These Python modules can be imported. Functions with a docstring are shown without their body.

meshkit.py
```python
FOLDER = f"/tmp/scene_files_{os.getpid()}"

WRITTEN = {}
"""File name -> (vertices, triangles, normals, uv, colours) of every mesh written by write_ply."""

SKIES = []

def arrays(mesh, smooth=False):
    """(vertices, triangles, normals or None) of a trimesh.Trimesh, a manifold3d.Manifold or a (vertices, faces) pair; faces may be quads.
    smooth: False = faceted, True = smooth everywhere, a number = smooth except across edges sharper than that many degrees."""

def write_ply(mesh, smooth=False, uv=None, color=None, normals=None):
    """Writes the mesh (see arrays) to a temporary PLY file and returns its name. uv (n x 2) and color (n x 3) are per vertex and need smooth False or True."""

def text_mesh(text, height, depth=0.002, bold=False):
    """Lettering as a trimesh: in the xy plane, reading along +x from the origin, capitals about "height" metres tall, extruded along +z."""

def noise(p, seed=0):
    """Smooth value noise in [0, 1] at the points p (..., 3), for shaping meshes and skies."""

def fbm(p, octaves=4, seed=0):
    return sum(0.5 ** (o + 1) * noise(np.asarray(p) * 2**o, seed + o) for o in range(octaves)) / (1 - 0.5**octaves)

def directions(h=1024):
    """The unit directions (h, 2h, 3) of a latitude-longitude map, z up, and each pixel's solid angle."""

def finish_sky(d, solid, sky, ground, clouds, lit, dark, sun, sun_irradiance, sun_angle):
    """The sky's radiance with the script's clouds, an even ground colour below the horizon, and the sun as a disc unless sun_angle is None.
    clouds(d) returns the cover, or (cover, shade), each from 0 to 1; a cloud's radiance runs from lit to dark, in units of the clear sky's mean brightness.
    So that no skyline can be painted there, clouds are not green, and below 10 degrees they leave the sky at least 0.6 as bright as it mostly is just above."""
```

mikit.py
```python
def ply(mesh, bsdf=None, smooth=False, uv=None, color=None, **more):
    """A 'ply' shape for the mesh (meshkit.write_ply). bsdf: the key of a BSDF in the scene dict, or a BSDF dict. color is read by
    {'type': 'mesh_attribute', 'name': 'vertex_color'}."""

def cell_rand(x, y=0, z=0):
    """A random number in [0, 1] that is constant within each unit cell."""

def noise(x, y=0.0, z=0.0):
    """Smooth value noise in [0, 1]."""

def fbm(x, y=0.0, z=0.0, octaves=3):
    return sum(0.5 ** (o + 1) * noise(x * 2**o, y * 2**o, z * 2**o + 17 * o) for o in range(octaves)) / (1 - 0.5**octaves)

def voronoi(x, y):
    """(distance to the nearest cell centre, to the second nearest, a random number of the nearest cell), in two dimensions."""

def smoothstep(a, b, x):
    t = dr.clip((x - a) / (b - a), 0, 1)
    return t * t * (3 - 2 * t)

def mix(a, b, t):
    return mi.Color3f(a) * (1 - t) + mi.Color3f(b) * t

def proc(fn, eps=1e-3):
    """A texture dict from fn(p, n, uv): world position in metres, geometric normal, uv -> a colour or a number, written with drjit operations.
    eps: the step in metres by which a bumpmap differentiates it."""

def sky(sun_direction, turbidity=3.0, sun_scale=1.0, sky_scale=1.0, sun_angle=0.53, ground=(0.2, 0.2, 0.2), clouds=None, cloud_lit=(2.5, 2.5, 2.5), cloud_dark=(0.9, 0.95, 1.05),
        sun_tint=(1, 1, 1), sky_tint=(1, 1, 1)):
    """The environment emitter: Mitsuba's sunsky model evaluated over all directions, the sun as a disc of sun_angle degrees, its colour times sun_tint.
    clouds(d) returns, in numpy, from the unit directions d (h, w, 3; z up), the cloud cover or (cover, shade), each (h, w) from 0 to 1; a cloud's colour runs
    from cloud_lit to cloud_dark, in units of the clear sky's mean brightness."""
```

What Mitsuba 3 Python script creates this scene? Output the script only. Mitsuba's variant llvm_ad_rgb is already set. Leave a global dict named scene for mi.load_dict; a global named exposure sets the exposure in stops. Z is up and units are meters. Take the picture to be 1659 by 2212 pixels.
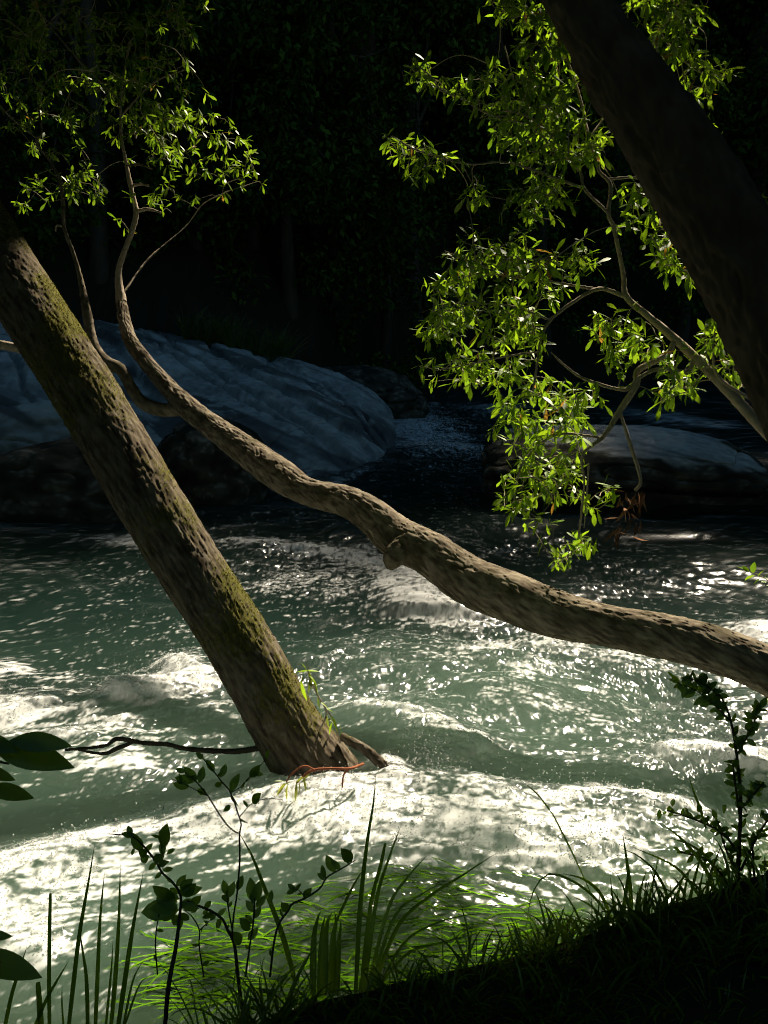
import math, random
import numpy as np, trimesh, mitsuba as mi, drjit as dr
import mikit, meshkit
from mikit import proc, noise, fbm, smoothstep, mix
T = mi.ScalarTransform4f

# ------------------------------------------------------------------ camera, sky, exposure
EYE = np.array([0.0, 0.0, 2.1])
PITCH = math.radians(11.5)
FOCAL = 2100.0 / 1659.0                      # focal length in picture widths
FWD = np.array([0, math.cos(PITCH), -math.sin(PITCH)])
UP = np.array([0, math.sin(PITCH), math.cos(PITCH)])
SUN_AZ, SUN_EL = math.radians(26), math.radians(46)
SUN = np.array([math.sin(SUN_AZ) * math.cos(SUN_EL), math.cos(SUN_AZ) * math.cos(SUN_EL), math.sin(SUN_EL)])
exposure = 3.35
scene, labels = {}, {}
scene['camera'] = {'type': 'perspective', 'fov': 2 * math.degrees(math.atan(0.5 / FOCAL)), 'fov_axis': 'x', 'near_clip': 0.05, 'far_clip': 500.0,
                   'to_world': T().look_at(origin=EYE.tolist(), target=(EYE + FWD).tolist(), up=[0, 0, 1])}
scene['sky'] = mikit.sky(SUN.tolist(), turbidity=3, sky_scale=0.22, sun_angle=2.0, sky_tint=(0.70, 1.0, 0.95), sun_tint=(0.94, 1.0, 1.07))

def at(px, py, y):
    """The point at distance y (metres ahead) seen at picture position px, py of a 1659 x 2212 print."""
    d = np.array([(px - 829.5) / 2100.0, 0, 0]) + UP * (1106 - py) / 2100.0 + FWD
    return EYE + d * (y / d[1])

def onwater(px, py, z=0.0):
    d = np.array([(px - 829.5) / 2100.0, 0, 0]) + UP * (1106 - py) / 2100.0 + FWD
    return EYE + d * ((z - EYE[2]) / d[2])

# ------------------------------------------------------------------ materials
def rgb(*c): return {'type': 'rgb', 'value': list(c)}
VC = {'type': 'mesh_attribute', 'name': 'vertex_color'}

# The river is silty: half the light that meets its skin is scattered down into the water, spreads there, and comes back up from the silt below.
scene['m_water_skin'] = {'type': 'principled', 'base_color': VC, 'roughness': 0.175, 'eta': 1.5}
scene['m_water_scatter'] = {'type': 'principledthin', 'base_color': rgb(0.93, 0.95, 0.94), 'roughness': 0.5, 'diff_trans': 2.0, 'spec_trans': 0.0, 'eta': 1.33}
scene['m_water'] = {'type': 'blendbsdf', 'weight': 0.5, 'a': {'type': 'ref', 'id': 'm_water_skin'}, 'b': {'type': 'ref', 'id': 'm_water_scatter'}}
scene['m_foam'] = {'type': 'principled', 'base_color': rgb(0.5, 0.515, 0.5), 'roughness': 0.28, 'specular': 0.5}

# grain of bark, rock and earth: colours by noise in the material's own space, one per vertex of the fine meshes
def lerp(a, b, t): return np.asarray(a) * (1 - t[:, None]) + np.asarray(b) * t[:, None]
def ss(a, b, x):
    t = np.clip((x - a) / (b - a), 0, 1); return t * t * (3 - 2 * t)
def nz(v, f, octaves=3, seed=0): return meshkit.fbm(np.asarray(v) * np.asarray(f, float), octaves, seed)
def along(v, axis):
    """Coordinates across (two) and along a leaning trunk, so that the bark runs lengthwise."""
    a = np.asarray(axis, float) / np.linalg.norm(axis); u = np.cross(a, [0, 1, 0]); u /= np.linalg.norm(u)
    return v @ np.stack([u, np.cross(a, u), a], 1)
def bark_color(v):
    w = along(v, (-.55, .37, .75))
    g, k = nz(w, [75, 75, 11], 4, 1), nz(v, [120, 120, 80], 2, 3)
    c = lerp((0.042, 0.033, 0.023), (0.145, 0.121, 0.086), ss(.25, .75, g))
    c = lerp(c, (.19, .175, .135), ss(.60, .68, nz(w, [60, 60, 16], 3, 4)) * .45)
    return lerp(c, lerp((.038, .040, .008), (.135, .131, .026), k), moss_cover(v) * .8)
def moss_cover(v): return ss(.46, .60, nz(v, [3.1, 3.1, 2.3], 3, 2) + .45 * (nz(v, [120, 120, 80], 2, 3) - .5))
def log_color(v):
    g, k = nz(along(v, (.78, -.25, -.5)), [70, 70, 10], 4, 5), nz(v, [11, 11, 11], 3, 6)
    return lerp(lerp((.07, .056, .040), (.235, .202, .148), ss(.25, .75, g)), (.053, .048, .026), ss(.50, .75, k) * .6)
def dark_bark_color(v): return lerp((.042, .034, .024), (.13, .11, .079), nz(v, [30, 30, 12], 3, 7))
def stem_color(v): return lerp((.24, .185, .13), (.48, .41, .32), nz(v, [60, 60, 60], 2, 8))
def rock_color(v):
    s = v @ np.array([.55, .30, 1.1])
    g, f = nz(v, [1.2, 1.2, 4], 4, 9), nz(v, [14, 14, 14], 3, 10)
    st = meshkit.fbm(np.stack([s * 3.4, v[:, 0] * .4, 0 * s], 1), 3, 11)
    c = lerp((.19, .195, .19), (.44, .445, .42), ss(.3, .7, .55 * g + .45 * f))
    c = lerp(c, (.08, .08, .075), ss(.53, .64, st) * .85)
    return lerp(c, (.50, .505, .47), ss(.60, .70, nz(v, [4, 4, 4], 4, 12)) * .5)
def wet_rock_color(v):
    f, k = nz(v, [6, 6, 6], 4, 13), nz(v, [22, 22, 22], 3, 14)
    return lerp(lerp((.03, .029, .022), (.10, .09, .066), ss(.3, .75, f)), (.19, .18, .15), ss(.56, .66, k) * ss(.45, .6, f))
def wet_and_shade_color(v):  # dark below a ragged line: wet stone, plus front shade put into the colour
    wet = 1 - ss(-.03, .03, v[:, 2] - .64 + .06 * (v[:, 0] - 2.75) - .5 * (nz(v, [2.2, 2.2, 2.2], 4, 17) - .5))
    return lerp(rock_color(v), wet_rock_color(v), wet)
def soil_color(v): return lerp((.018, .016, .010), (.055, .045, .03), nz(v, [9, 9, 9], 4, 15))
def painted(mesh, fn, bsdf): return mikit.ply(mesh, bsdf, smooth=True, color=np.clip(fn(np.asarray(mesh[0])), 0, 1))
scene['m_matt'] = {'type': 'twosided', 'bsdf': {'type': 'diffuse', 'reflectance': VC}}

scene['m_cuticle'] = {'type': 'twosided', 'bsdf': {'type': 'roughconductor', 'material': 'none', 'alpha': 0.22, 'specular_reflectance': rgb(0.9, 0.9, 0.9)}}
def leaf_material(name, color, gloss=0.04, trans=1.05):
    scene[name + '_blade'] = {'type': 'principledthin', 'base_color': color, 'roughness': 0.45, 'diff_trans': trans, 'spec_trans': 0.0, 'eta': 1.45}
    scene[name] = {'type': 'blendbsdf', 'weight': gloss, 'a': {'type': 'ref', 'id': name + '_blade'}, 'b': {'type': 'ref', 'id': 'm_cuticle'}}
leaf_material('m_leaf', VC)
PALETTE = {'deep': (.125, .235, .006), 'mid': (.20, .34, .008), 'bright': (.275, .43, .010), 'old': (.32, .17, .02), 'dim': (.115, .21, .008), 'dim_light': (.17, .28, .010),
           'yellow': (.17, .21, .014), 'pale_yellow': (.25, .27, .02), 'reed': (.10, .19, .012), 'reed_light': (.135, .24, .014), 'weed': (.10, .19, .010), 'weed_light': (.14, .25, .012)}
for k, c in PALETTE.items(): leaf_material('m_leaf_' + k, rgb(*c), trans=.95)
scene['m_foliage'] = {'type': 'twosided', 'bsdf': {'type': 'diffuse', 'reflectance': VC}}

# ------------------------------------------------------------------ helpers
def put(key, shape, label=None, cat=None, group=None, kind=None):
    if key in scene:
        k = 1
        while f'{key}_{k:03d}' in scene: k += 1
        key = f'{key}_{k:03d}'
    scene[key] = shape
    tag(key, label, cat, group, kind)
    return key
def tag(key, label=None, cat=None, group=None, kind=None):
    d = {k: v for k, v in dict(label=label, category=cat, group=group, kind=kind).items() if v}
    if d: labels[key] = {**labels.get(key, {}), **d}
    return key
def rng(seed): return np.random.default_rng(seed)
def unit(v):
    v = np.asarray(v, float)
    return v / np.maximum(np.linalg.norm(v, axis=-1, keepdims=True), 1e-12)

def spline(pts, n):
    """Catmull-Rom through rows of pts (any number of columns), n samples, spaced evenly."""
    p = np.asarray(pts, float)
    if len(p) == 2:
        t = np.linspace(0, 1, n)[:, None]
        return p[0] * (1 - t) + p[1] * t
    q = np.vstack([2 * p[0] - p[1], p, 2 * p[-1] - p[-2]])
    out = []
    for i in range(1, len(q) - 2):
        t = np.linspace(0, 1, 24, endpoint=False)[:, None]
        a, b, c, d = q[i - 1:i + 3]
        out.append(0.5 * (2 * b + (c - a) * t + (2 * a - 5 * b + 4 * c - d) * t ** 2 + (3 * b - a - 3 * c + d) * t ** 3))
    c = np.vstack(out + [p[-1:]])
    s = np.concatenate([[0], np.cumsum(np.linalg.norm(np.diff(c[:, :3], axis=0), axis=1))])
    x = np.linspace(0, s[-1], n)
    return np.stack([np.interp(x, s, c[:, k]) for k in range(c.shape[1])], 1)

def frames(c):
    t = unit(np.gradient(c, axis=0))
    u = np.zeros_like(t)
    a = np.cross(t[0], [0.3, 1.0, 0.2]); u[0] = unit(a)
    for i in range(1, len(t)):
        a = u[i - 1] - t[i] * (u[i - 1] @ t[i]); u[i] = unit(a)
    return t, u, np.cross(t, u)

def limb(pts, step=0.02, sides=10, bark=None, cap=True):
    """A tapered limb: rows (x, y, z, radius); bark(points, arc length) returns the radial relief."""
    pts = np.asarray(pts, float)
    L = np.linalg.norm(np.diff(pts[:, :3], axis=0), axis=1).sum()
    n = max(4, int(L / step))
    c = spline(pts, n)
    t, u, w = frames(c[:, :3])
    a = np.linspace(0, 2 * np.pi, sides, endpoint=False)
    ring = np.cos(a)[None, :, None] * u[:, None] + np.sin(a)[None, :, None] * w[:, None]
    r = np.maximum(c[:, 3], 0.0008)[:, None, None]
    if bark is not None:
        s = np.linspace(0, L, n)
        q = np.stack([np.cos(a)[None] * c[:, 3:4], np.sin(a)[None] * c[:, 3:4], np.repeat(s[:, None], sides, 1)], -1)
        r = r + bark(q)[..., None]
    v = (c[:, None, :3] + ring * r).reshape(-1, 3)
    i, j = np.meshgrid(np.arange(n - 1), np.arange(sides), indexing='ij')
    k = (j + 1) % sides
    f = np.stack([i * sides + j, i * sides + k, (i + 1) * sides + k, (i + 1) * sides + j], -1).reshape(-1, 4)
    f = np.vstack([f[:, [0, 1, 2]], f[:, [0, 2, 3]]])
    if cap:
        v = np.vstack([v, c[:1, :3], c[-1:, :3]]); m = n * sides
        j = np.arange(sides); k = (j + 1) % sides
        f = np.vstack([f, np.stack([k, j, 0 * j + m], 1), np.stack([j + (n - 1) * sides, k + (n - 1) * sides, 0 * j + m + 1], 1)])
    return v, f
def join(parts):
    vs, fs, o = [], [], 0
    for v, f in parts:
        vs.append(v); fs.append(np.asarray(f) + o); o += len(v)
    return np.vstack(vs), np.vstack(fs)

def sst(a, b, x):
    t = np.clip((x - a) / (b - a), 0, 1); return t * t * (3 - 2 * t)
def rough_bark(amp, fa=30, fl=7, seed=1):
    def fn(q):
        p = q * np.array([fa, fa, fl])
        a = meshkit.fbm(p, 3, seed)
        ridge = 1 - np.abs(2 * a - 1)
        lump = meshkit.fbm(q * np.array([5, 5, 2.5]), 2, seed + 7) - 0.5
        fine = meshkit.noise(q * np.array([110, 110, 45]), seed + 3) - 0.5
        crack = meshkit.fbm(q * np.array([fa * 1.5, fa * 1.5, fl * 3.5]), 3, seed + 11)
        flake = sst(.46, .54, crack) - .5
        return amp * (1.2 * (a - 0.5) - .8 * sst(.82, .95, ridge) + 2.6 * lump + .7 * flake + 0.7 * fine)
    return fn

# --- leaves: a folded, curved blade along +x, one unit long
def leaf_template(width=0.27, segs=5, curl=0.10, fold=0.10, kind='spoon'):
    t = np.linspace(0, 1, segs + 1)
    if kind == 'spoon': w = width * np.interp(t, [0, .12, .35, .62, .82, .95, 1], [.05, .12, .5, 1, .86, .4, .02]) / 2
    elif kind == 'oval': w = width * np.interp(t, [0, .1, .3, .55, .8, .95, 1], [.05, .4, .95, 1, .6, .2, .02]) / 2
    else: w = width * np.interp(t, [0, .1, .35, .6, .85, 1], [.1, .5, 1, .9, .45, .02]) / 2
    z = -curl * t ** 2
    v = np.stack([np.stack([t, w, z + fold * w], 1), np.stack([t, 0 * t, z], 1), np.stack([t, -w, z + fold * w], 1)], 1).reshape(-1, 3)
    f = []
    for i in range(segs):
        for j in range(2):
            a = i * 3 + j
            f += [[a, a + 3, a + 4], [a, a + 4, a + 1]]
    return v, np.array(f)
SPOON, OVAL, LANCE = leaf_template(), leaf_template(0.5, 5, .12, .2, 'oval'), leaf_template(0.16, 5, .22, .2, 'lance')
CARD = (np.array([[0, 0, 0], [.5, .22, .04], [1, 0, -.1], [.5, -.22, .04], [.5, 0, 0]], float), np.array([[0, 4, 1], [1, 4, 2], [2, 4, 3], [3, 4, 0]]))
QUAD = (np.array([[0, 0, 0], [.5, .25, .05], [1, 0, -.05], [.5, -.25, .05]], float), np.array([[0, 1, 2], [0, 2, 3]]))

def leaf_frames(pos, d, up, size):
    """(n, 4, 4) matrices for leaves at pos along d with the upper side facing roughly up."""
    d = unit(d)
    y = unit(np.cross(up, d)); z = np.cross(d, y)
    m = np.zeros((len(d), 4, 4)); s = np.asarray(size)[:, None]
    m[:, :3, 0], m[:, :3, 1], m[:, :3, 2], m[:, :3, 3], m[:, 3, 3] = d * s, y * s, z * s, pos, 1
    return m
def scatter(template, ms, colors):
    v, f = template
    vs = np.einsum('kij,nj->kni', ms[:, :3, :3], v) + ms[:, None, :3, 3]
    fs = f[None] + (np.arange(len(ms)) * len(v))[:, None, None]
    return (vs.reshape(-1, 3), fs.reshape(-1, 3)), np.repeat(colors, len(v), 0)
def leafy(template, ms, colors, bsdf):
    mesh, c = scatter(template, ms, colors)
    return mikit.ply(mesh, bsdf, smooth=True, color=c)
def tint(n, r, lo, hi, extra=None):
    t = r.random((n, 1)) ** 1.3
    c = np.asarray(lo) * (1 - t) + np.asarray(hi) * t
    return c * r.uniform(0.8, 1.2, (n, 1))
def rand_dirs(n, r):
    return unit(r.normal(size=(n, 3)))

GREEN_LO, GREEN_HI = (0.10, 0.20, 0.006), (0.275, 0.43, 0.010)

# ------------------------------------------------------------------ the setting: terrain and river
def seg_interp(x, xs, ys): return np.interp(x, xs, ys)
def bank_edge(x): return seg_interp(x, [-8, -2, -.8, -.2, .4, .8, 1.2, 3, 8], [1.2, 1.5, 1.72, 2.12, 2.32, 2.5, 2.7, 3.1, 3.6])
def far_edge(x): return seg_interp(x, [-40, -18, -12, -4, -1.5, 1.5, 4, 10, 16, 22, 40], [4, 6, 15, 18.5, 20.5, 28, 31, 31, 27, 22, 16])
def terrain_z(x, y):
    p = np.stack([x * .8, y * .8, 0 * x], -1)
    n = meshkit.fbm(p, 4, 3) - .5
    near = (1 - sst(-.05, .55, y - bank_edge(x))) * (0.47 + .9 + .10 * n + .05 * np.maximum(0, bank_edge(x) - 1 - y)) - .9
    d = y - far_edge(x)
    far = -.9 + 1.5 * sst(-.6, 1.2, d) + np.maximum(0, d) * 1.3 + 2.0 * n * sst(1, 6, d)
    far = np.minimum(far, 34)
    return np.maximum(near, far)
gx = np.concatenate([np.linspace(-70, -6, 40), np.linspace(-5.7, 5.7, 150), np.linspace(6, 70, 40)])
gy = np.concatenate([np.linspace(-40, -2, 20), np.linspace(-1.8, 4.5, 110), np.linspace(4.8, 34, 80), np.linspace(35, 110, 50)])
def grid_mesh(gx, gy, fn):
    X, Y = np.meshgrid(gx, gy)
    Z = fn(X, Y)
    v = np.stack([X, Y, Z], -1).reshape(-1, 3)
    w = len(gx)
    i, j = np.meshgrid(np.arange(len(gy) - 1), np.arange(w - 1), indexing='ij')
    a = (i * w + j).ravel()
    return v, np.vstack([np.stack([a, a + 1, a + w + 1], 1), np.stack([a, a + w + 1, a + w], 1)])
put('ground', painted(grid_mesh(gx, gy, terrain_z), soil_color, 'm_matt'), 'dark earth of the river banks and the slope behind', kind='structure')

# the river: a sheet with standing waves, breaking crests and chop
def poly(*pts): return np.array([onwater(a, b)[:2] for a, b in pts])
# (line, crest height, half width of crest, foam strength, half width of foam)
CRESTS = [
    (poly((205, 1515), (260, 1488), (330, 1475), (400, 1450), (435, 1438)), .30, .16, 1.2, .15),
    (poly((170, 1560), (260, 1530), (380, 1500)), .03, .15, .42, .12),
    (poly((-120, 1500), (-20, 1515), (60, 1545)), .20, .18, 1.1, .18),
    (poly((-80, 1440), (40, 1436), (115, 1446)), .06, .14, .75, .10),
    (poly((60, 1612), (160, 1596), (290, 1580), (420, 1545), (500, 1510)), .05, .10, .55, .08),
    (poly((30, 1662), (160, 1655), (290, 1625), (330, 1602)), .04, .09, .48, .07),
    (poly((-40, 1590), (60, 1600), (160, 1612)), .05, .10, .60, .09),
    (poly((215, 1182), (262, 1186), (320, 1192)), .06, .2, .85, .16),
    (poly((470, 1186), (560, 1194), (640, 1198), (720, 1208), (800, 1212), (860, 1236)), .10, .25, .72, .20),
    (poly((560, 1268), (640, 1258), (720, 1262), (800, 1275)), .06, .22, .42, .18),
    (poly((860, 1228), (900, 1250), (940, 1300), (960, 1335)), .26, .22, .92, .20),
    (poly((980, 1430), (1060, 1405), (1130, 1388), (1220, 1392), (1330, 1412), (1440, 1440)), .10, .22, .50, .12),
    (poly((1000, 1530), (1080, 1500), (1150, 1450), (1200, 1425)), .06, .16, .35, .08),
    (poly((700, 1528), (780, 1550), (850, 1570), (940, 1596), (1010, 1618), (1065, 1642)), .12, .12, .74, .06),
    (poly((1020, 1500), (1120, 1520), (1230, 1560), (1330, 1600)), .05, .14, .36, .07),
    (poly((1370, 1664), (1440, 1648), (1530, 1656), (1640, 1680), (1760, 1690)), .18, .14, .95, .09),
    (poly((1560, 1400), (1620, 1375), (1720, 1365)), .12, .2, .9, .2),
    (poly((-60, 1915), (60, 1880), (140, 1860), (230, 1826), (330, 1796), (450, 1782), (560, 1765), (680, 1742), (770, 1724), (850, 1722), (960, 1716)), .12, .13, .95, .10),
    (poly((330, 1835), (450, 1812), (560, 1800), (700, 1790), (820, 1770)), .05, .14, 1.0, .13),
    (poly((1000, 1700), (1100, 1738), (1180, 1750), (1270, 1750), (1360, 1776), (1500, 1792)), .09, .12, .80, .06),
    (poly((860, 1775), (980, 1765), (1080, 1790), (1200, 1820), (1300, 1810)), .06, .13, .58, .12),
    (poly((900, 1660), (930, 1690), (930, 1715)), .08, .06, .9, .05),
    (poly((-60, 1955), (60, 1960), (140, 1985), (230, 2008), (290, 2012)), .07, .12, 1.0, .10),
    (poly((-40, 1990), (60, 2000), (170, 2015)), .03, .1, .8, .08),
    (poly((100, 1880), (200, 1900), (280, 1960)), .03, .10, .5, .10),
    (poly((850, 858), (880, 890), (910, 930), (950, 965), (1000, 975)), .14, .6, .78, .6),
    (poly((1020, 880), (1060, 888), (1110, 895)), .12, .6, .7, .5),
    (poly((1370, 890), (1440, 905), (1560, 925)), .12, .6, .66, .6),
    (poly((560, 1000), (700, 1050), (790, 1015)), .03, .3, .4, .2),
]
BLOBS = [  # px, py, rx, ry (metres), foam
    (560, 1800, .50, .12, .5), (310, 1500, .28, .10, .40), (20, 1520, .30, .18, .45), (760, 1770, .40, .10, .5), (940, 1760, .30, .12, .45),
    (1150, 1840, .45, .16, .50), (60, 1985, .35, .10, .6), (200, 1930, .45, .14, .34), (890, 1250, .30, .3, .35), (1120, 1430, .6, .5, .16),
    (640, 1735, .22, .07, .5), (760, 1706, .2, .06, .5), (640, 1230, .9, .4, .14), (280, 1600, .8, .3, .22), (980, 1325, .5, .35, .2),
    (420, 1850, .5, .12, .45), (1010, 1830, .5, .2, .34), (920, 940, 1.2, 2.2, .15)]
MILK = [(300, 1950, 1.2, .6, .9), (750, 1850, 1.2, .5, .8), (900, 1600, 1.3, .9, .75), (1250, 1700, 1.1, .7, .62), (300, 1640, 1.5, .7, .50), (1150, 1480, 1.2, .7, .62), (100, 1780, 1.2, .5, .55), (500, 2060, 1.6, .4, .9), (1050, 1950, 1.0, .4, .8), (450, 1430, 2.2, .7, .13)]

def line_distance(X, Y, line):
    best = np.full(X.shape, 9.0); along = np.zeros(X.shape)
    n = len(line) - 1
    for k in range(n):
        a, b = line[k], line[k + 1]
        d = b - a; L2 = d @ d
        t = np.clip(((X - a[0]) * d[0] + (Y - a[1]) * d[1]) / L2, 0, 1)
        q = np.hypot(X - a[0] - t * d[0], Y - a[1] - t * d[1])
        m = q < best
        best = np.where(m, q, best); along = np.where(m, (k + t) / n, along)
    return best, along

def river_fields(X, Y):
    N = meshkit.noise; F = meshkit.fbm
    P = np.stack([X, Y, 0 * X], -1)
    W = P + .22 * np.stack([N(P * 1.7, 21) - .5, N(P * 1.7, 22) - .5, 0 * X], -1) * 2
    V = W.copy(); V[..., 1] += .3 * np.sqrt((X - .1) ** 2 + .04)
    h = .16 * (F(W * [.7, 1.25, 1], 2, 5) - .5)
    foam = np.zeros(X.shape); milk = np.zeros(X.shape)
    for line, hgt, hw, fs, fw in CRESTS:
        lo, hi = line.min(0) - 1.6, line.max(0) + 1.6
        m = (W[..., 0] > lo[0]) & (W[..., 0] < hi[0]) & (W[..., 1] > lo[1]) & (W[..., 1] < hi[1])
        d, s = line_distance(W[m][:, 0], W[m][:, 1], line)
        ends = sst(0, .12, s) * sst(0, .12, 1 - s)
        h[m] += hgt * .42 * np.exp(-(d / (1.35 * hw)) ** 2) * (.35 + .65 * ends)
        foam[m] = np.maximum(foam[m], fs * np.exp(-(d / (fw * 1.25)) ** 2) * (.5 + .5 * ends))
    for px, py, rx, ry, a in BLOBS:
        c = onwater(px, py); q = np.exp(-((W[..., 0] - c[0]) / rx) ** 2 - ((W[..., 1] - c[1]) / ry) ** 2)
        foam = foam + a * q * (1 - .6 * np.minimum(foam, 1))
    for px, py, rx, ry, a in MILK:
        c = onwater(px, py); milk = np.maximum(milk, a * np.exp(-((W[..., 0] - c[0]) / rx) ** 2 - ((W[..., 1] - c[1]) / ry) ** 2))
    patch = sst(.38, .62, F(P * [.9, 1.5, 1] + 40, 3, 9))
    for px, py, rx, ry in ((1150, 1440, .75, .45), (1300, 1560, .7, .4), (1180, 1840, .5, .18), (900, 1560, .5, .3), (330, 1620, .6, .25), (700, 1230, 1.2, .5)):   # choppy places
        c = onwater(px, py); patch = np.maximum(patch, np.exp(-((W[..., 0] - c[0]) / rx) ** 2 - ((W[..., 1] - c[1]) / ry) ** 2))
    streak = F(V * [3.2, 9, 1], 3, 31)
    foam += .13 * sst(.50, .72, streak) * patch
    fade1 = 1 - sst(14, 34, Y); fade2 = 1 - sst(7, 13, Y); fade3 = 1 - sst(4.6, 8.5, Y)
    r = F(V * [3.6, 6.5, 1], 2, 11); ridge = 1 - np.abs(2 * r - 1)
    h += (.013 + .024 * patch) * (ridge - .6) * (.75 + .25 * fade1)
    h += (.0030 + .0080 * patch) * (F(V * [10, 15, 1], 2, 13) - .5) * 2 * fade1
    h += (.0012 + .0062 * patch) * (N(V * [26, 36, 1], 14) - .5) * 2 * fade2
    h += (.0008 + .0034 * patch) * (N(V * [60, 78, 1], 15) - .5) * 2 * fade3
    fo = np.clip(foam, 0, 1)
    h += fo * (.016 * (F(V * [7, 14, 1], 3, 17) - .45) + .008 * (F(V * [30, 40, 1], 3, 18) - .5) * fade2)
    h *= sst(0, .35, Y - bank_edge(X) - .12) * .85 + .15
    return h, np.clip(foam, 0, 1.3), milk
def graded(lo, hi, d0, growth, start=None):
    out = [lo]
    while out[-1] < hi: out.append(out[-1] + max(d0, growth * abs(out[-1] if start is None else out[-1] - start)))
    return np.array(out)
half = graded(0, 1.9, .0055, 0)
side = [half[-1]]; step = .0055
while side[-1] < 70: step *= 1.04; side.append(side[-1] + step)
xs = np.concatenate([half, side[1:]]); xs = np.concatenate([-xs[:0:-1], xs])
ys = graded(1.3, 46, .0055, .0035)
X, Y = np.meshgrid(xs, ys)
Hh, FOAM, MILKY = river_fields(X, Y)
wv = np.stack([X, Y, Hh], -1).reshape(-1, 3)
w_ = len(xs)
i, j = np.meshgrid(np.arange(len(ys) - 1), np.arange(w_ - 1), indexing='ij')
a = (i * w_ + j).ravel()
deep, milk_c = np.array([.011, .034, .026]), np.array([.26, .41, .29])
wf = np.vstack([np.stack([a, a + 1, a + w_ + 1], 1), np.stack([a, a + w_ + 1, a + w_], 1)])
wcol = np.tile([.006, .012, .010], (len(wv), 1))
fy = wv[:, 1] + .3 * np.sqrt((wv[:, 0] - .1) ** 2 + .04) + .06 * meshkit.noise(wv * [5, 7, 0], 54)
fq = np.stack([wv[:, 0], fy, 0 * fy], 1)
lace = .52 * meshkit.fbm(fq * [8, 40, 0], 3, 55) + .48 * meshkit.fbm(fq * [46, 60, 0], 3, 56) - .5
wcol = lerp(wcol, (.96, .97, .95), ss(.30, .95, np.minimum(FOAM.ravel(), .82) + 2.7 * lace))
put('river', mikit.ply((wv, wf), 'm_water', smooth=True, color=wcol), 'green white-water river with sunlit foam and glints', kind='structure')
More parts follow.
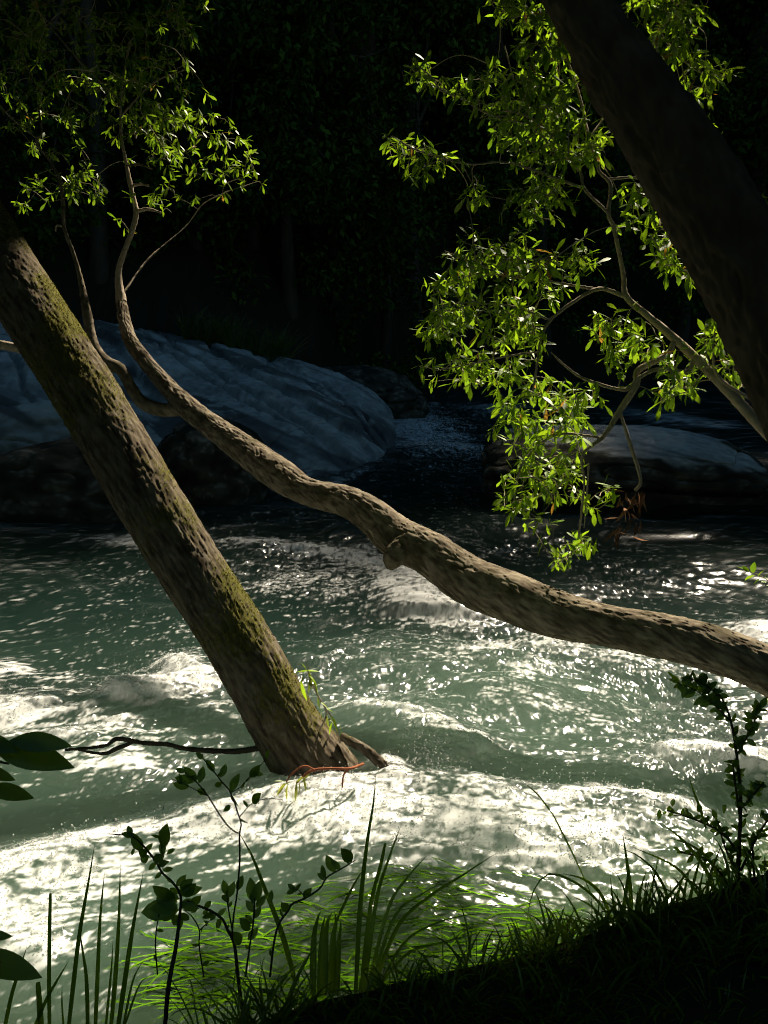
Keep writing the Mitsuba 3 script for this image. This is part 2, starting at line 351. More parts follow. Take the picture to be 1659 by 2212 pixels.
# the silty water under the skin, where the light comes back from; green where plants grow in the shallow edge
ix, iy = np.arange(0, len(xs), 5), np.arange(0, len(ys), 5)
XB, YB = X[np.ix_(iy, ix)], Y[np.ix_(iy, ix)]
bv = np.stack([XB, YB, .6 * Hh[np.ix_(iy, ix)] - .21], -1).reshape(-1, 3)
i, j = np.meshgrid(np.arange(len(iy) - 1), np.arange(len(ix) - 1), indexing='ij'); a = (i * len(ix) + j).ravel(); w_ = len(ix)
bf = np.vstack([np.stack([a, a + 1, a + w_ + 1], 1), np.stack([a, a + w_ + 1, a + w_], 1)])
mt = np.clip(MILKY[np.ix_(iy, ix)].ravel() * (.25 + 1.5 * meshkit.fbm(bv * [4, 9, 0], 3, 51)), 0, 1)
bcol = lerp(deep, milk_c, mt)
plants = 1 - sst(.30, 1.1, YB - bank_edge(XB) + .5 * (meshkit.fbm(bv * [3, 5, 0], 3, 52).reshape(XB.shape) - .5))
bcol = lerp(bcol, lerp((.08, .22, .02), (.22, .46, .04), ss(.3, .7, meshkit.fbm(bv * [6, 30, 0], 3, 53))), .9 * plants.ravel())
put('silty_water', mikit.ply((bv, bf), 'm_matt', smooth=True, color=bcol), 'green silty water below the surface of the river', kind='structure')
print('river verts', len(wv))
def water_height(x, y):
    ix, iy = np.searchsorted(xs, x), np.searchsorted(ys, y)
    return Hh[min(iy, len(ys) - 1), min(ix, len(xs) - 1)]

# spray thrown up from the breaking crests
r = rng(5)
pts, rad = [], []
for k, n, hgt in ((0, 500, .06), (2, 260, .08), (10, 260, .05), (15, 200, .07), (17, 200, .025), (19, 260, .05), (21, 260, .08), (16, 150, .12), (13, 120, .04)):
    line = CRESTS[k][0]
    for _ in range(n):
        s = r.random() * (len(line) - 1); q = int(s); c = line[q] * (1 - s + q) + line[min(q + 1, len(line) - 1)] * (s - q)
        x, y = c + r.normal(0, .06, 2)
        pts.append([x, y, water_height(x, y) + abs(r.normal(0, hgt))]); rad.append(r.uniform(.0014, .0042))
near = np.argwhere((FOAM > .62) & (Y < 6.2) & (np.abs(X) < 2.3))
for iy, ix in near[r.integers(0, len(near), 7000)]:
    pts.append([xs[ix] + r.normal(0, .004), ys[iy] + r.normal(0, .004), Hh[iy, ix] + .001 + abs(r.normal(0, .012))]); rad.append(r.uniform(.0011, .0032))
ico = trimesh.creation.icosphere(subdivisions=0)
ms = np.tile(np.eye(4), (len(pts), 1, 1)); ms[:, :3, :3] *= np.array(rad)[:, None, None]; ms[:, :3, 3] = pts
vs = np.einsum('kij,nj->kni', ms[:, :3, :3], ico.vertices) + ms[:, None, :3, 3]
fs = ico.faces[None] + (np.arange(len(ms)) * len(ico.vertices))[:, None, None]
put('water_spray', mikit.ply((vs.reshape(-1, 3), fs.reshape(-1, 3)), 'm_foam', smooth=True), 'white drops of spray above the breaking wave crests', 'spray', kind='stuff')

# ------------------------------------------------------------------ rocks
def slab_z(x, y):
    P = np.stack([x, y, 0 * x], -1)
    top = np.interp(x, [-12, -8, -5.8, -5, -3.8, -2.9, -2, -1.1, -.43, 0, .26, .6], [2.3, 2.25, 2.08, 1.92, 1.66, 1.45, 1.34, 1.12, .78, .42, .08, -.6])
    front = np.interp(x, [-12, -6, -4, -2.2, -1.2, -.45, .02, .6], [11.0, 11.4, 12.0, 12.7, 12.6, 12.7, 14.5, 19]) + .5 * (meshkit.noise(P * [1.3, 0, 0], 5) - .5)
    t = np.clip((y - front) / np.maximum(18.3 - front, .4), -.2, 1)
    rise = np.where(t > 0, np.clip(t, 0, 1) ** .5, t * 6)
    rise = .78 * rise + .22 * sst(0, 1, t)
    back = 1 - sst(18.8, 20.5, y)
    z = np.maximum(top, .02) * rise * back - .5 * (1 - back) - 1.2 * sst(.12, .5, x)
    s = (x * .42 + y * .30) * 2.6 + .8 * meshkit.fbm(P * .8, 3, 8)
    strata = meshkit.noise(np.stack([s * 1.8, x * .22, 0 * x], -1), 4); ridge = 1 - np.abs(2 * strata - 1)
    z = z + (.20 * (meshkit.fbm(P * [.6, .6, 1], 3, 2) - .5) - .15 * sst(.78, .98, ridge) + .08 * (meshkit.fbm(P * [5, 5, 1], 3, 6) - .5) + .035 * (meshkit.fbm(P * [15, 15, 1], 2, 16) - .5) - .07 * sst(.93, .99, 1 - np.abs(2 * meshkit.noise(np.stack([x * 1.1 - y * .8, x * .5 + y * 1.2, 0 * x], -1), 19) - 1))) * sst(-.1, .15, t)
    blk = meshkit.noise(P * [.7, 1.1, 1] + 5, 12)
    return z + .07 * (sst(.45, .55, blk) - .5) * sst(0, .2, t)
put('rock_slab', painted(grid_mesh(np.linspace(-12, .6, 420), np.linspace(10.2, 20.4, 320), slab_z), rock_color, 'm_matt'),
    'long pale grey bedrock slab with slanting grooves on the far left bank', 'rock')

def boulder(c, radii, seed, sub=5, power=2.4, rough=.14, rot=0, fn=None):
    m = trimesh.creation.icosphere(subdivisions=sub); v = np.array(m.vertices)
    k = (np.abs(v) ** power).sum(1) ** (-1 / power)
    v = v * k[:, None]
    n = meshkit.fbm(v * 1.3 + seed * 3.1, 4, seed) - .5
    f = meshkit.fbm(v * 5 + seed, 3, seed + 2) - .5
    cr = 1 - np.abs(2 * meshkit.noise(v * [2.2, 2.2, 3.4] + seed, seed + 5) - 1)
    v = v * (1 + rough * 2.2 * n + rough * .5 * f - rough * .5 * sst(.9, 1, cr))[:, None] * np.asarray(radii)
    if fn is not None: v = fn(v)
    a = math.radians(rot); v = v @ np.array([[math.cos(a), math.sin(a), 0], [-math.sin(a), math.cos(a), 0], [0, 0, 1]])
    return v + np.asarray(c), np.array(m.faces)
put('boulder', painted(boulder((-2.02, 11.3, .12), (.66, .7, .80), 4), wet_rock_color, 'm_matt'), 'dark round boulder between the two leaning trunks', 'boulder')
put('boulder', painted(boulder((-3.5, 10.6, .0), (1.25, .75, .72), 8, rot=8), wet_rock_color, 'm_matt'), 'low black wet boulder at the left edge beside the thick mossy trunk', 'boulder')
put('boulder', painted(boulder((-4.1, 12.3, .25), (1.1, .8, .75), 11, rot=10), rock_color, 'm_matt'), 'pale smooth boulder at the left edge in front of the slab', 'boulder')
put('boulder', painted(boulder((-.7, 19.7, .35), (1.5, .8, .75), 13, rot=-12), wet_rock_color, 'm_matt'), 'low dark ledge of rock behind the end of the pale slab', 'rock')
def overhang(v):
    z = v[:, 2].copy(); front = sst(0, .35, -v[:, 1])
    v[:, 2] = np.where(z > .30, .30 + (z - .30) * .62, z) - .05 * v[:, 0] + .16 * np.maximum(v[:, 1], -.5) * (z > .1)
    v[:, 1] *= 1 - .60 * front * (1 - sst(.05, .27, z))
    return v
put('boulder', painted(boulder((2.75, 11.1, .14), (1.6, 1.0, .76), 17, sub=6, power=3.0, rough=.10, rot=-6, fn=overhang), wet_and_shade_color, 'm_matt'), 'flat topped boulder in midstream behind the hanging leafy branch', 'boulder')

# ------------------------------------------------------------------ trees
def pr(half_px, px, py, y):
    """Real half width of something half_px wide in the print at at(px, py, y)."""
    d = np.array([(px - 829.5) / 2100.0, 0, 0]) + UP * (1106 - py) / 2100.0 + FWD
    return half_px / 2100.0 * y / d[1]
def path(*rows):
    """rows (px, py, y, half width in print pixels) -> rows (x, y, z, radius)"""
    return np.array([[*at(a, b, y), pr(h, a, b, y)] for a, b, y, h in rows])

# --- the thick mossy leaning tree on the left
LT = path((-330, 30, 6.05, 62), (-158, 315, 5.66, 66), (2, 567, 5.3, 69), (184, 850, 4.94, 70), (341, 1115, 4.62, 71), (507, 1375, 4.36, 71), (622, 1575, 4.2, 75), (690, 1680, 4.15, 88), (740, 1790, 4.14, 112))
L1 = 'mossy_tree'
tag(L1, 'thick mossy tree trunk leaning left out of the foaming water', 'tree')
TRUNK = limb(LT, .0075, 150, rough_bark(.0042, 44, 6, 1))
put(L1 + '__trunk', painted(TRUNK, bark_color, 'm_matt'))
r = rng(12)
tv = np.asarray(TRUNK[0]); tn = meshkit.arrays(TRUNK, True)[2]
pick = np.where((moss_cover(tv) > .35) & (tv[:, 2] < 3))[0]; pick = r.choice(pick, 16000)
put(L1 + '__moss', leafy(QUAD, leaf_frames(tv[pick], tn[pick] * np.sign((tn * (tv - tv.mean(0))).sum(1).mean()) * .8 + r.normal(0, .55, (16000, 3)), rand_dirs(16000, r), r.uniform(.003, .010, 16000)), tint(16000, r, (.05, .053, .008), (.15, .146, .022)), 'm_foliage'), 'yellow green moss on the bark', kind='stuff')
put(L1 + '__branch', painted(limb(path((735, 1590, 4.13, 11), (790, 1620, 4.1, 12), (830, 1655, 4.06, 12), (880, 1690, 4.02, 11), (917, 1717, 4.0, 7)), .008, 20, rough_bark(.003, 60, 14, 4)), bark_color, 'm_matt'), 'broken stub branch dipping into the foam')
tw = [path((575, 1612, 4.15, 7), (520, 1622, 4.15, 6.5), (460, 1622, 4.13, 6), (400, 1617, 4.1, 6), (360, 1608, 4.1, 5.5), (310, 1605, 4.08, 5), (255, 1596, 4.05, 5), (230, 1610, 4.05, 4), (190, 1616, 4.03, 3.5), (140, 1620, 4.0, 3)),
      path((290, 1602, 4.07, 4), (250, 1618, 4.04, 5.5), (225, 1628, 4.03, 4), (180, 1622, 4.0, 2.5), (150, 1616, 4.0, 2))]
put(L1 + '__side_branch', painted(join([limb(t, .01, 9, rough_bark(.0015, 80, 20, 5)) for t in tw]), dark_bark_color, 'm_matt'), 'thin crooked dark branch reaching left over the water')
tw = [path((785, 1650, 3.88, 3), (755, 1660, 3.8, 3), (710, 1660, 3.78, 3), (675, 1664, 3.77, 3), (655, 1678, 3.76, 2.5), (640, 1692, 3.75, 2)),
      path((680, 1664, 3.77, 2.5), (662, 1655, 3.75, 2.5), (645, 1660, 3.74, 2), (628, 1675, 3.73, 2), (618, 1690, 3.73, 1.5)),
      path((752, 1662, 3.8, 2), (742, 1675, 3.8, 2), (739, 1702, 3.8, 1.5))]
put(L1 + '__twig', painted(join([limb(t, .01, 7) for t in tw]), lambda v: lerp((.20, .07, .04), (.32, .13, .07), nz(v, [50, 50, 50], 2, 16)), 'm_matt'), 'red brown sprouting twig at the foot of the trunk')
def one_leaf(template, shade): return mikit.ply(template, 'm_leaf_' + shade, smooth=True)
def hand_leaves(key, rows, template, shades, r, upv=(0, -.3, 1)):
    """rows (px, py, y, tip px, tip py): one leaf each, a part of its own"""
    for a, b, y, c, d in rows:
        p, q = at(a, b, y), at(c, d, y + r.uniform(-.03, .03))
        m = leaf_frames(p[None], (q - p)[None], unit(np.array(upv) + r.normal(0, .35, 3))[None], [np.linalg.norm(q - p)])[0]
        put(key, {**one_leaf(template, shades[int(r.integers(0, len(shades)))]), 'to_world': T(m.tolist())})
r = rng(11)
hand_leaves(L1 + '__leaf', [(640, 1690, 3.75, 658, 1672), (652, 1690, 3.75, 668, 1668), (645, 1686, 3.74, 652, 1722), (618, 1690, 3.73, 594, 1682), (618, 1692, 3.73, 600, 1710), (622, 1692, 3.73, 612, 1735), (634, 1694, 3.74, 625, 1740), (640, 1690, 3.74, 640, 1735), (615, 1690, 3.72, 596, 1725), (655, 1680, 3.76, 664, 1712), (628, 1688, 3.73, 606, 1698)], LANCE, ('yellow', 'pale_yellow'), r)
VL = [(640, 1452, 4.12, 692, 1441), (660, 1450, 4.12, 640, 1455), (668, 1450, 4.1, 676, 1490), (655, 1458, 4.1, 650, 1480), (664, 1455, 4.1, 690, 1478), (670, 1462, 4.1, 668, 1500), (676, 1470, 4.1, 690, 1500), (688, 1500, 4.1, 685, 1530), (690, 1515, 4.1, 712, 1528), (695, 1525, 4.1, 690, 1552), (700, 1530, 4.1, 724, 1535), (705, 1540, 4.1, 708, 1575), (712, 1545, 4.1, 728, 1562), (716, 1552, 4.1, 734, 1580), (718, 1560, 4.1, 706, 1590), (650, 1470, 4.1, 660, 1520), (735, 1568, 4.08, 741, 1592), (662, 1448, 4.1, 655, 1430), (700, 1548, 4.1, 722, 1558)]
hand_leaves(L1 + '__leaf', VL, LANCE, ('yellow', 'bright'), r)
put(L1 + '__shoot', painted(join([limb(path((690, 1580, 4.1, 2), (705, 1540, 4.1, 2), (685, 1500, 4.1, 2), (668, 1460, 4.1, 1.5), (662, 1430, 4.1, 1)), .01, 6), limb(path((735, 1605, 4.1, 2.5), (722, 1560, 4.1, 2), (700, 1525, 4.1, 1.5)), .01, 6)]), stem_color, 'm_matt'), 'slender leafy shoot growing on the sunlit side of the trunk')

# --- the long horizontal tree whose trunk runs down from the upper left to the right edge
L2 = 'slanting_tree'
tag(L2, 'long crooked tree trunk sloping down from upper left to the right edge above the river', 'tree')
LG = path((1830, 1545, 4.3, 62), (1659, 1448, 4.4, 52), (1550, 1405, 4.45, 50), (1450, 1378, 4.5, 50), (1310, 1352, 4.58, 46), (1200, 1326, 4.68, 52), (1100, 1289, 4.8, 55), (1010, 1252, 4.93, 54), (930, 1196, 5.07, 48), (860, 1162, 5.22, 46), (800, 1112, 5.33, 39), (745, 1082, 5.46, 34), (665, 1062, 5.63, 30), (600, 1023, 5.82, 36), (530, 973, 6.02, 32), (460, 922, 6.22, 26), (405, 880, 6.37, 24), (360, 833, 6.52, 19), (310, 775, 6.67, 17), (277, 725, 6.82, 14), (262, 655, 7.02, 12))
put(L2 + '__trunk', painted(limb(LG, .009, 110, rough_bark(.0042, 40, 6, 3)), log_color, 'm_matt'))
put(L2 + '__branch_stub', painted(limb(path((880, 1165, 5.12, 24), (858, 1195, 5.07, 26), (842, 1212, 5.05, 22), (835, 1216, 5.04, 14)), .01, 28, rough_bark(.006, 30, 12, 8)), log_color, 'm_matt'), 'short snapped stub under the trunk')
BR2 = [path((262, 655, 7.02, 12.0), (256, 590, 7.12, 7.2), (268, 545, 7.17, 6.5), (285, 500, 7.22, 5.8), (294, 458, 7.27, 5.8), (284, 412, 7.32, 5.0), (272, 350, 7.37, 4.3), (262, 290, 7.42, 3.6), (262, 200, 7.52, 2.9), (280, 90, 7.62, 2.2)),
       path((293, 458, 7.27, 4.3), (312, 452, 7.27, 4.0), (330, 454, 7.25, 3.2), (348, 460, 7.22, 2.2)),
       path((280, 405, 7.32, 2.9), (300, 398, 7.3, 2.5), (322, 402, 7.27, 1.8)),
       path((273, 358, 7.32, 2.2), (300, 356, 7.32, 1.8), (330, 365, 7.32, 1.1)),
       path((390, 885, 6.39, 14.0), (350, 885, 6.42, 15.0), (310, 872, 6.47, 14.0), (285, 840, 6.52, 13.0), (262, 800, 6.57, 13.0), (225, 780, 6.62, 14.0), (200, 740, 6.67, 12.0), (185, 660, 6.77, 10.0), (172, 595, 6.87, 5.8), (156, 540, 6.92, 5.0), (138, 490, 6.97, 5.0), (136, 440, 7.02, 4.7), (130, 395, 7.07, 4.3), (110, 350, 7.12, 3.6), (84, 318, 7.12, 3.6), (80, 300, 7.12, 3.6), (90, 280, 7.12, 2.9), (70, 180, 7.22, 2.2), (30, 60, 7.32, 2.2)),
       path((232, 782, 6.62, 11.0), (130, 765, 6.62, 11.0), (60, 756, 6.62, 11.0), (0, 744, 6.62, 10.0), (-120, 720, 6.62, 8.0)),
       path((137, 490, 6.97, 2.9), (122, 487, 6.97, 2.2), (120, 500, 6.97, 1.4)),
       path((262, 640, 7.02, 3.0), (320, 560, 7.32, 1.4), (400, 490, 7.62, 1.3), (440, 440, 7.72, 1.1), (500, 410, 7.82, 0.7)),
       path((262, 250, 7.47, 2.2), (330, 180, 7.62, 2.2), (400, 150, 7.72, 1.4)), path((262, 220, 7.52, 2.2), (180, 140, 7.52, 2.2), (110, 60, 7.62, 1.4)),
       path((80, 300, 7.12, 2.2), (20, 250, 7.12, 1.8), (-40, 180, 7.12, 1.4))]
for k, b in enumerate(BR2):
    put(L2 + '__branch', painted(limb(b, .015, 12, rough_bark(.0025, 50, 16, 20 + k)), log_color if k in (3, 4) else stem_color, 'm_matt'))

def grow(key, branches, ellipses, y0, yspread, seed, template, size, per, bsdf, lo, hi, parts=300, hidden=None, dens=1.0, spread=1.0, lean=0.0, twig_r=.0022, shade_names=('deep', 'mid', 'bright', 'old')):
    """Leaf whorls filling the given (px, py, rx, ry, count) regions, tied to the branches by thin twigs; the largest leaves are parts."""
    r = rng(seed)
    have = np.vstack([spline(b, max(6, int(len(b) * 8)))[:, :3] for b in branches])
    centres = []
    for ex, ey, rx, ry, n in ellipses:
        for _ in range(int(n * dens + .5)):
            a, q = r.uniform(0, 2 * np.pi), math.sqrt(r.random())
            px, py = ex + rx * q * math.cos(a), ey + ry * q * math.sin(a)
            centres.append(at(px, py, y0 + lean * min(max((420 - py) / 420, 0), 1.2) + yspread * r.normal() * .5))
    centres = np.array(centres)
    left = list(range(len(centres))); twigs = []; out_dir = np.zeros_like(centres)
    dist = np.linalg.norm(centres[:, None] - have[None], axis=-1)
    near, who = dist.min(1), dist.argmin(1); pool = list(have)
    while left:
        k = min(left, key=lambda q: near[q]); left.remove(k)
        a, b = np.asarray(pool[who[k]]), centres[k]
        L = np.linalg.norm(b - a)
        mid = (a + b) / 2 + np.array([0, 0, .10 * L]) + r.normal(0, .06 * L + .002, 3)
        twigs.append(limb(np.vstack([np.append(a, twig_r * (1 + .8 * min(L, .5))), np.append(mid, twig_r * .9), np.append(b, twig_r * .55)]), .03, 5, cap=False))
        out_dir[k] = unit(b - mid)
        for s in (.5, 1):
            c = a + (b - a) * s if s < 1 else b
            pool.append(c); d = np.linalg.norm(centres - c, axis=1); m = d < near
            near = np.where(m, d, near); who = np.where(m, len(pool) - 1, who)
    put(key + '__twig', painted(join(twigs), stem_color, 'm_matt'), 'thin twigs between the leaf clusters', kind='stuff')
    pos, dirs, ups, size_ = [], [], [], []
    for k, c in enumerate(centres):
        n = r.integers(per[0], per[1] + 1)
        d0 = unit(out_dir[k] * .8 + np.array([0, 0, -.25]) + r.normal(0, .3, 3))
        u0 = unit(np.cross(d0, [.3, .5, .8])); v0 = np.cross(d0, u0); ph = r.uniform(0, 6.28)
        for q in range(n):
            ang = ph + q * 2.4; open_ = r.uniform(.3, 1.5) * spread
            d = d0 * math.cos(open_) + (u0 * math.cos(ang) + v0 * math.sin(ang)) * math.sin(open_) + np.array([0, 0, -.16])
            pos.append(c - d0 * r.uniform(0, .085)); dirs.append(d); ups.append(np.array([0, 0, 1.0]) + r.normal(0, .35, 3)); size_.append(r.uniform(*size))
    pos, dirs, ups, size_ = map(np.array, (pos, dirs, ups, size_))
    ms = leaf_frames(pos, dirs, ups, size_)
    col = tint(len(pos), r, lo, hi)
    old = r.random(len(pos)) < .012
    col[old] = np.array([.30, .16, .02])
    if parts:
        tip = pos + unit(dirs) * size_[:, None]
        rel0, rel1 = pos - EYE, tip - EYE
        s0, s1 = [np.stack([q[:, 0] / (q @ FWD), (q @ UP) / (q @ FWD)], 1) for q in (rel0, rel1)]
        big = np.linalg.norm(s1 - s0, axis=1)
        px, py = 829.5 + s0[:, 0] * 2100, 1106 - s0[:, 1] * 2100
        ok = (px > 0) & (px < 1659) & (py > 0) & (py < 2212)
        if hidden is not None: ok &= ~hidden(px, py)
        big = np.where(ok, big, 0) - .02 * (pos[:, 1] - y0).clip(-.3, .3)
        pick = np.argsort(-big)[:parts]
        shades = [one_leaf(template, q) for q in shade_names]
        for k in pick:
            put(key + '__leaf', {**shades[3 if old[k] else int(r.integers(0, 3))], 'to_world': T(ms[k].tolist())})
        rest = np.setdiff1d(np.arange(len(pos)), pick)
    else: rest = np.arange(len(pos))
    put(key + '__foliage', leafy(template, ms[rest], col[rest], bsdf), 'the smaller and farther leaves', kind='stuff')
    return len(pos)

EL2 = [(40, 50, 60, 60, 22), (120, 60, 80, 60, 24), (200, 100, 120, 100, 40), (60, 180, 80, 100, 30), (300, 80, 120, 70, 28), (330, 200, 100, 100, 34), (390, 260, 80, 80, 22), (220, 230, 120, 80, 30), (150, 380, 60, 50, 12), (190, 410, 50, 40, 12), (100, 280, 90, 60, 16), (330, 300, 90, 60, 12), (480, 320, 70, 60, 10), (400, 400, 60, 40, 7), (510, 400, 60, 60, 9), (400, 40, 60, 60, 10), (300, 460, 70, 50, 5), (60, 430, 50, 60, 6), (180, -60, 260, 60, 60)]
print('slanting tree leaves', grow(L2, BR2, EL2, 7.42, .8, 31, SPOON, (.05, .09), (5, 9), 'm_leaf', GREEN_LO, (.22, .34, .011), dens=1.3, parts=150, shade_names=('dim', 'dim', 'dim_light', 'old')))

# --- the leafy branch hanging in the sun on the right
L3 = 'leafy_tree'
tag(L3, 'slender tree with bright sunlit green leaves hanging over the water behind the dark right trunk', 'tree')
BR3 = [path((1760, 1030, 4.01, 14.4), (1659, 937, 4.08, 12.8), (1580, 852, 4.16, 11.2), (1480, 752, 4.24, 9.6), (1405, 687, 4.31, 8.0), (1354, 642, 4.35, 7.2), (1347, 597, 4.39, 5.6), (1337, 545, 4.39, 5.2), (1325, 490, 4.39, 5.2), (1314, 460, 4.39, 4.8), (1319, 400, 4.45, 4.8), (1295, 370, 4.5, 4.0), (1284, 335, 4.56, 3.6), (1272, 300, 4.66, 3.2), (1250, 200, 4.87, 2.8), (1200, 60, 5.14, 2.4)),
       path((1314, 460, 4.39, 4.0), (1264, 410, 4.44, 4.0), (1250, 365, 4.51, 3.6), (1200, 325, 4.62, 3.2), (1180, 305, 4.65, 2.4), (1120, 200, 4.91, 2.0), (1090, 100, 5.11, 1.6)),
       path((1255, 405, 4.45, 3.2), (1200, 385, 4.45, 3.2), (1130, 360, 4.45, 2.8), (1080, 350, 4.43, 2.6), (1015, 355, 4.42, 2.4), (950, 340, 4.44, 2.0), (890, 320, 4.48, 1.6), (850, 295, 4.52, 1.2)),
       path((1314, 387, 4.47, 3.2), (1380, 385, 4.52, 2.8), (1440, 420, 4.54, 2.4), (1520, 380, 4.61, 2.0), (1640, 440, 4.54, 1.6)),
       path((1249, 365, 4.51, 2.8), (1169, 270, 4.64, 2.8), (1100, 240, 4.65, 2.4), (1054, 245, 4.6, 2.4), (1000, 215, 4.65, 2.4), (954, 195, 4.68, 2.8), (930, 165, 4.73, 2.4), (895, 135, 4.78, 1.6)),
       path((1350, 640, 4.35, 4.8), (1294, 624, 4.31, 4.8), (1239, 652, 4.28, 4.4), (1189, 692, 4.24, 4.0), (1169, 732, 4.2, 3.6), (1159, 797, 4.16, 3.2), (1150, 850, 4.16, 2.4)),
       path((1294, 626, 4.31, 3.2), (1200, 610, 4.31, 2.8), (1120, 600, 4.31, 2.4), (1040, 590, 4.31, 2.0), (970, 610, 4.31, 1.2)),
       path((1189, 692, 4.24, 2.4), (1100, 660, 4.24, 2.4), (1010, 660, 4.24, 2.0), (940, 690, 4.24, 1.2)),
       path((1165, 760, 4.2, 2.4), (1090, 770, 4.16, 2.4), (1000, 790, 4.16, 1.6), (940, 800, 4.16, 1.2)),
       path((1500, 770, 4.22, 4.8), (1484, 802, 4.2, 4.4), (1424, 797, 4.16, 4.0), (1379, 817, 4.16, 4.0), (1349, 842, 4.16, 4.0), (1264, 819, 4.16, 3.2), (1219, 789, 4.16, 2.4), (1190, 760, 4.16, 1.6)),
       path((1455, 740, 4.25, 6.4), (1439, 767, 4.24, 6.4), (1379, 800, 4.2, 7.2), (1374, 832, 4.16, 7.2), (1339, 887, 4.16, 6.4), (1304, 942, 4.12, 4.8), (1259, 982, 4.08, 4.0), (1262, 1040, 4.08, 3.2), (1257, 1097, 4.08, 3.2), (1250, 1160, 4.08, 2.4)),
       path((1340, 885, 4.16, 4.0), (1344, 905, 4.15, 3.2), (1364, 967, 4.12, 4.0), (1384, 1037, 4.08, 4.0), (1372, 1060, 4.08, 4.0)),
       path((1300, 945, 4.12, 3.2), (1200, 940, 4.08, 2.8), (1130, 1000, 4.08, 2.4), (1110, 1080, 4.08, 1.6)),
       path((1629, 867, 4.12, 4.0), (1554, 817, 4.16, 3.6), (1540, 760, 4.16, 2.4), (1545, 710, 4.16, 1.6)),
       path((1272, 1000, 4.08, 2.0), (1268, 1060, 4.07, 2.0), (1262, 1140, 4.06, 1.6)),
       path((1272, 300, 4.66, 2.4), (1380, 150, 5.07, 2.8), (1430, 60, 5.22, 2.4), (1500, -40, 5.46, 1.6)),
       path((1430, 80, 5.19, 2.4), (1500, 150, 5.07, 2.0), (1580, 165, 5.04, 1.6)), path((1470, 130, 5.1, 2.0), (1490, 210, 4.97, 1.6), (1520, 280, 4.85, 1.2))]
for k, b in enumerate(BR3):
    put(L3 + ('__trunk' if k == 0 else '__branch'), painted(limb(b, .012, 12 if k else 18, rough_bark(.0012, 60, 20, 40 + k)), stem_color, 'm_matt'))
EL3 = [(1150, 60, 80, 70, 24), (1120, 10, 70, 30, 9), (1200, 150, 90, 90, 32), (1110, 190, 60, 60, 14), (908, 150, 22, 20, 5), (960, 192, 60, 22, 7), (1020, 185, 35, 30, 6), (1130, 260, 95, 55, 22), (1230, 265, 75, 75, 26), (1060, 240, 45, 18, 5), (858, 310, 30, 20, 4), (920, 340, 75, 25, 9), (890, 375, 26, 18, 3), (1010, 420, 26, 22, 4), (1180, 330, 95, 55, 20), (1295, 320, 35, 45, 9), (1150, 440, 65, 45, 13), (1205, 430, 55, 45, 10), (1385, 460, 55, 70, 15), (1445, 540, 55, 55, 12), (1475, 595, 35, 35, 5), (1100, 500, 55, 26, 5), (1010, 545, 50, 32, 7), (1080, 560, 80, 42, 15), (1180, 570, 85, 42, 15), (1260, 560, 35, 42, 5), (960, 622, 36, 26, 6), (1050, 620, 100, 42, 18), (1180, 620, 50, 35, 7), (945, 700, 40, 40, 8), (1020, 720, 105, 70, 28), (1130, 740, 70, 70, 16), (1000, 800, 105, 42, 18), (1150, 700, 50, 50, 8), (1130, 830, 60, 32, 9), (1320, 710, 50, 42, 11), (1380, 740, 60, 50, 12), (1350, 780, 50, 32, 6), (1450, 830, 50, 32, 7), (1480, 800, 60, 50, 10), (1540, 715, 36, 28, 5), (1560, 780, 50, 42, 9), (1590, 825, 25, 25, 3), (1100, 900, 45, 42, 9), (1180, 890, 85, 50, 18), (1250, 870, 60, 50, 12), (1420, 860, 42, 22, 4), (1120, 940, 50, 26, 6), (1220, 930, 50, 35, 8), (1180, 980, 60, 32, 8), (1240, 990, 35, 32, 5), (1130, 1020, 50, 32, 7), (1200, 1055, 80, 40, 14), (1140, 1085, 75, 30, 9), (1080, 1100, 36, 10, 2), (1160, 1128, 42, 20, 3), (1280, 1095, 25, 15, 2), (1318, 1062, 20, 22, 3), (1225, 1188, 50, 16, 4), (1258, 1168, 18, 18, 4), (1215, 1222, 14, 10, 2),
       (1400, 30, 55, 45, 13), (1455, 20, 55, 35, 11), (1495, 40, 40, 42, 8), (1440, 100, 55, 50, 13), (1480, 120, 42, 35, 7), (1550, 165, 45, 18, 6), (1500, 200, 32, 32, 5), (1522, 278, 20, 26, 5), (1480, 230, 24, 50, 5), (1645, 465, 16, 26, 4), (1596, 402, 4, 4, 1), (1150, -60, 150, 40, 20), (1450, -60, 120, 40, 16)]
def behind_trunk(px, py):
    l = np.interp(py, [0, 130, 240, 350, 470, 590, 720, 880], [1180, 1240, 1300, 1350, 1420, 1500, 1580, 1640])
    q = np.interp(py, [0, 110, 180, 260, 330, 400, 500], [1310, 1390, 1440, 1510, 1560, 1600, 1700])
    return (px > l - 10) & (px < q + 10) & (py < 900)
print('leafy tree leaves', grow(L3, BR3, EL3, 4.35, .55, 41, SPOON, (.034, .092), (4, 9), 'm_leaf', GREEN_LO, GREEN_HI, hidden=behind_trunk, dens=1.4, lean=.7))
# a clump of dead leaves and roots caught on the hanging twig
r = rng(44)
cl = [at(1372 + 14 * r.normal() - 26 * s, 1062 + 90 * s + 6 * r.normal(), 4.08 + .03 * r.normal()) for s in r.random(46) ** 1.5]
dd = r.normal(0, .6, (46, 3)) + np.array([-.1, 0, -1])
put(L3 + '__dead_leaves', leafy(LANCE, leaf_frames(np.array(cl), dd, rand_dirs(46, r), r.uniform(.04, .09, 46)), tint(46, r, (.10, .05, .025), (.30, .17, .10)), 'm_matt'), 'clump of withered brown leaves caught on a hanging twig', kind='stuff')

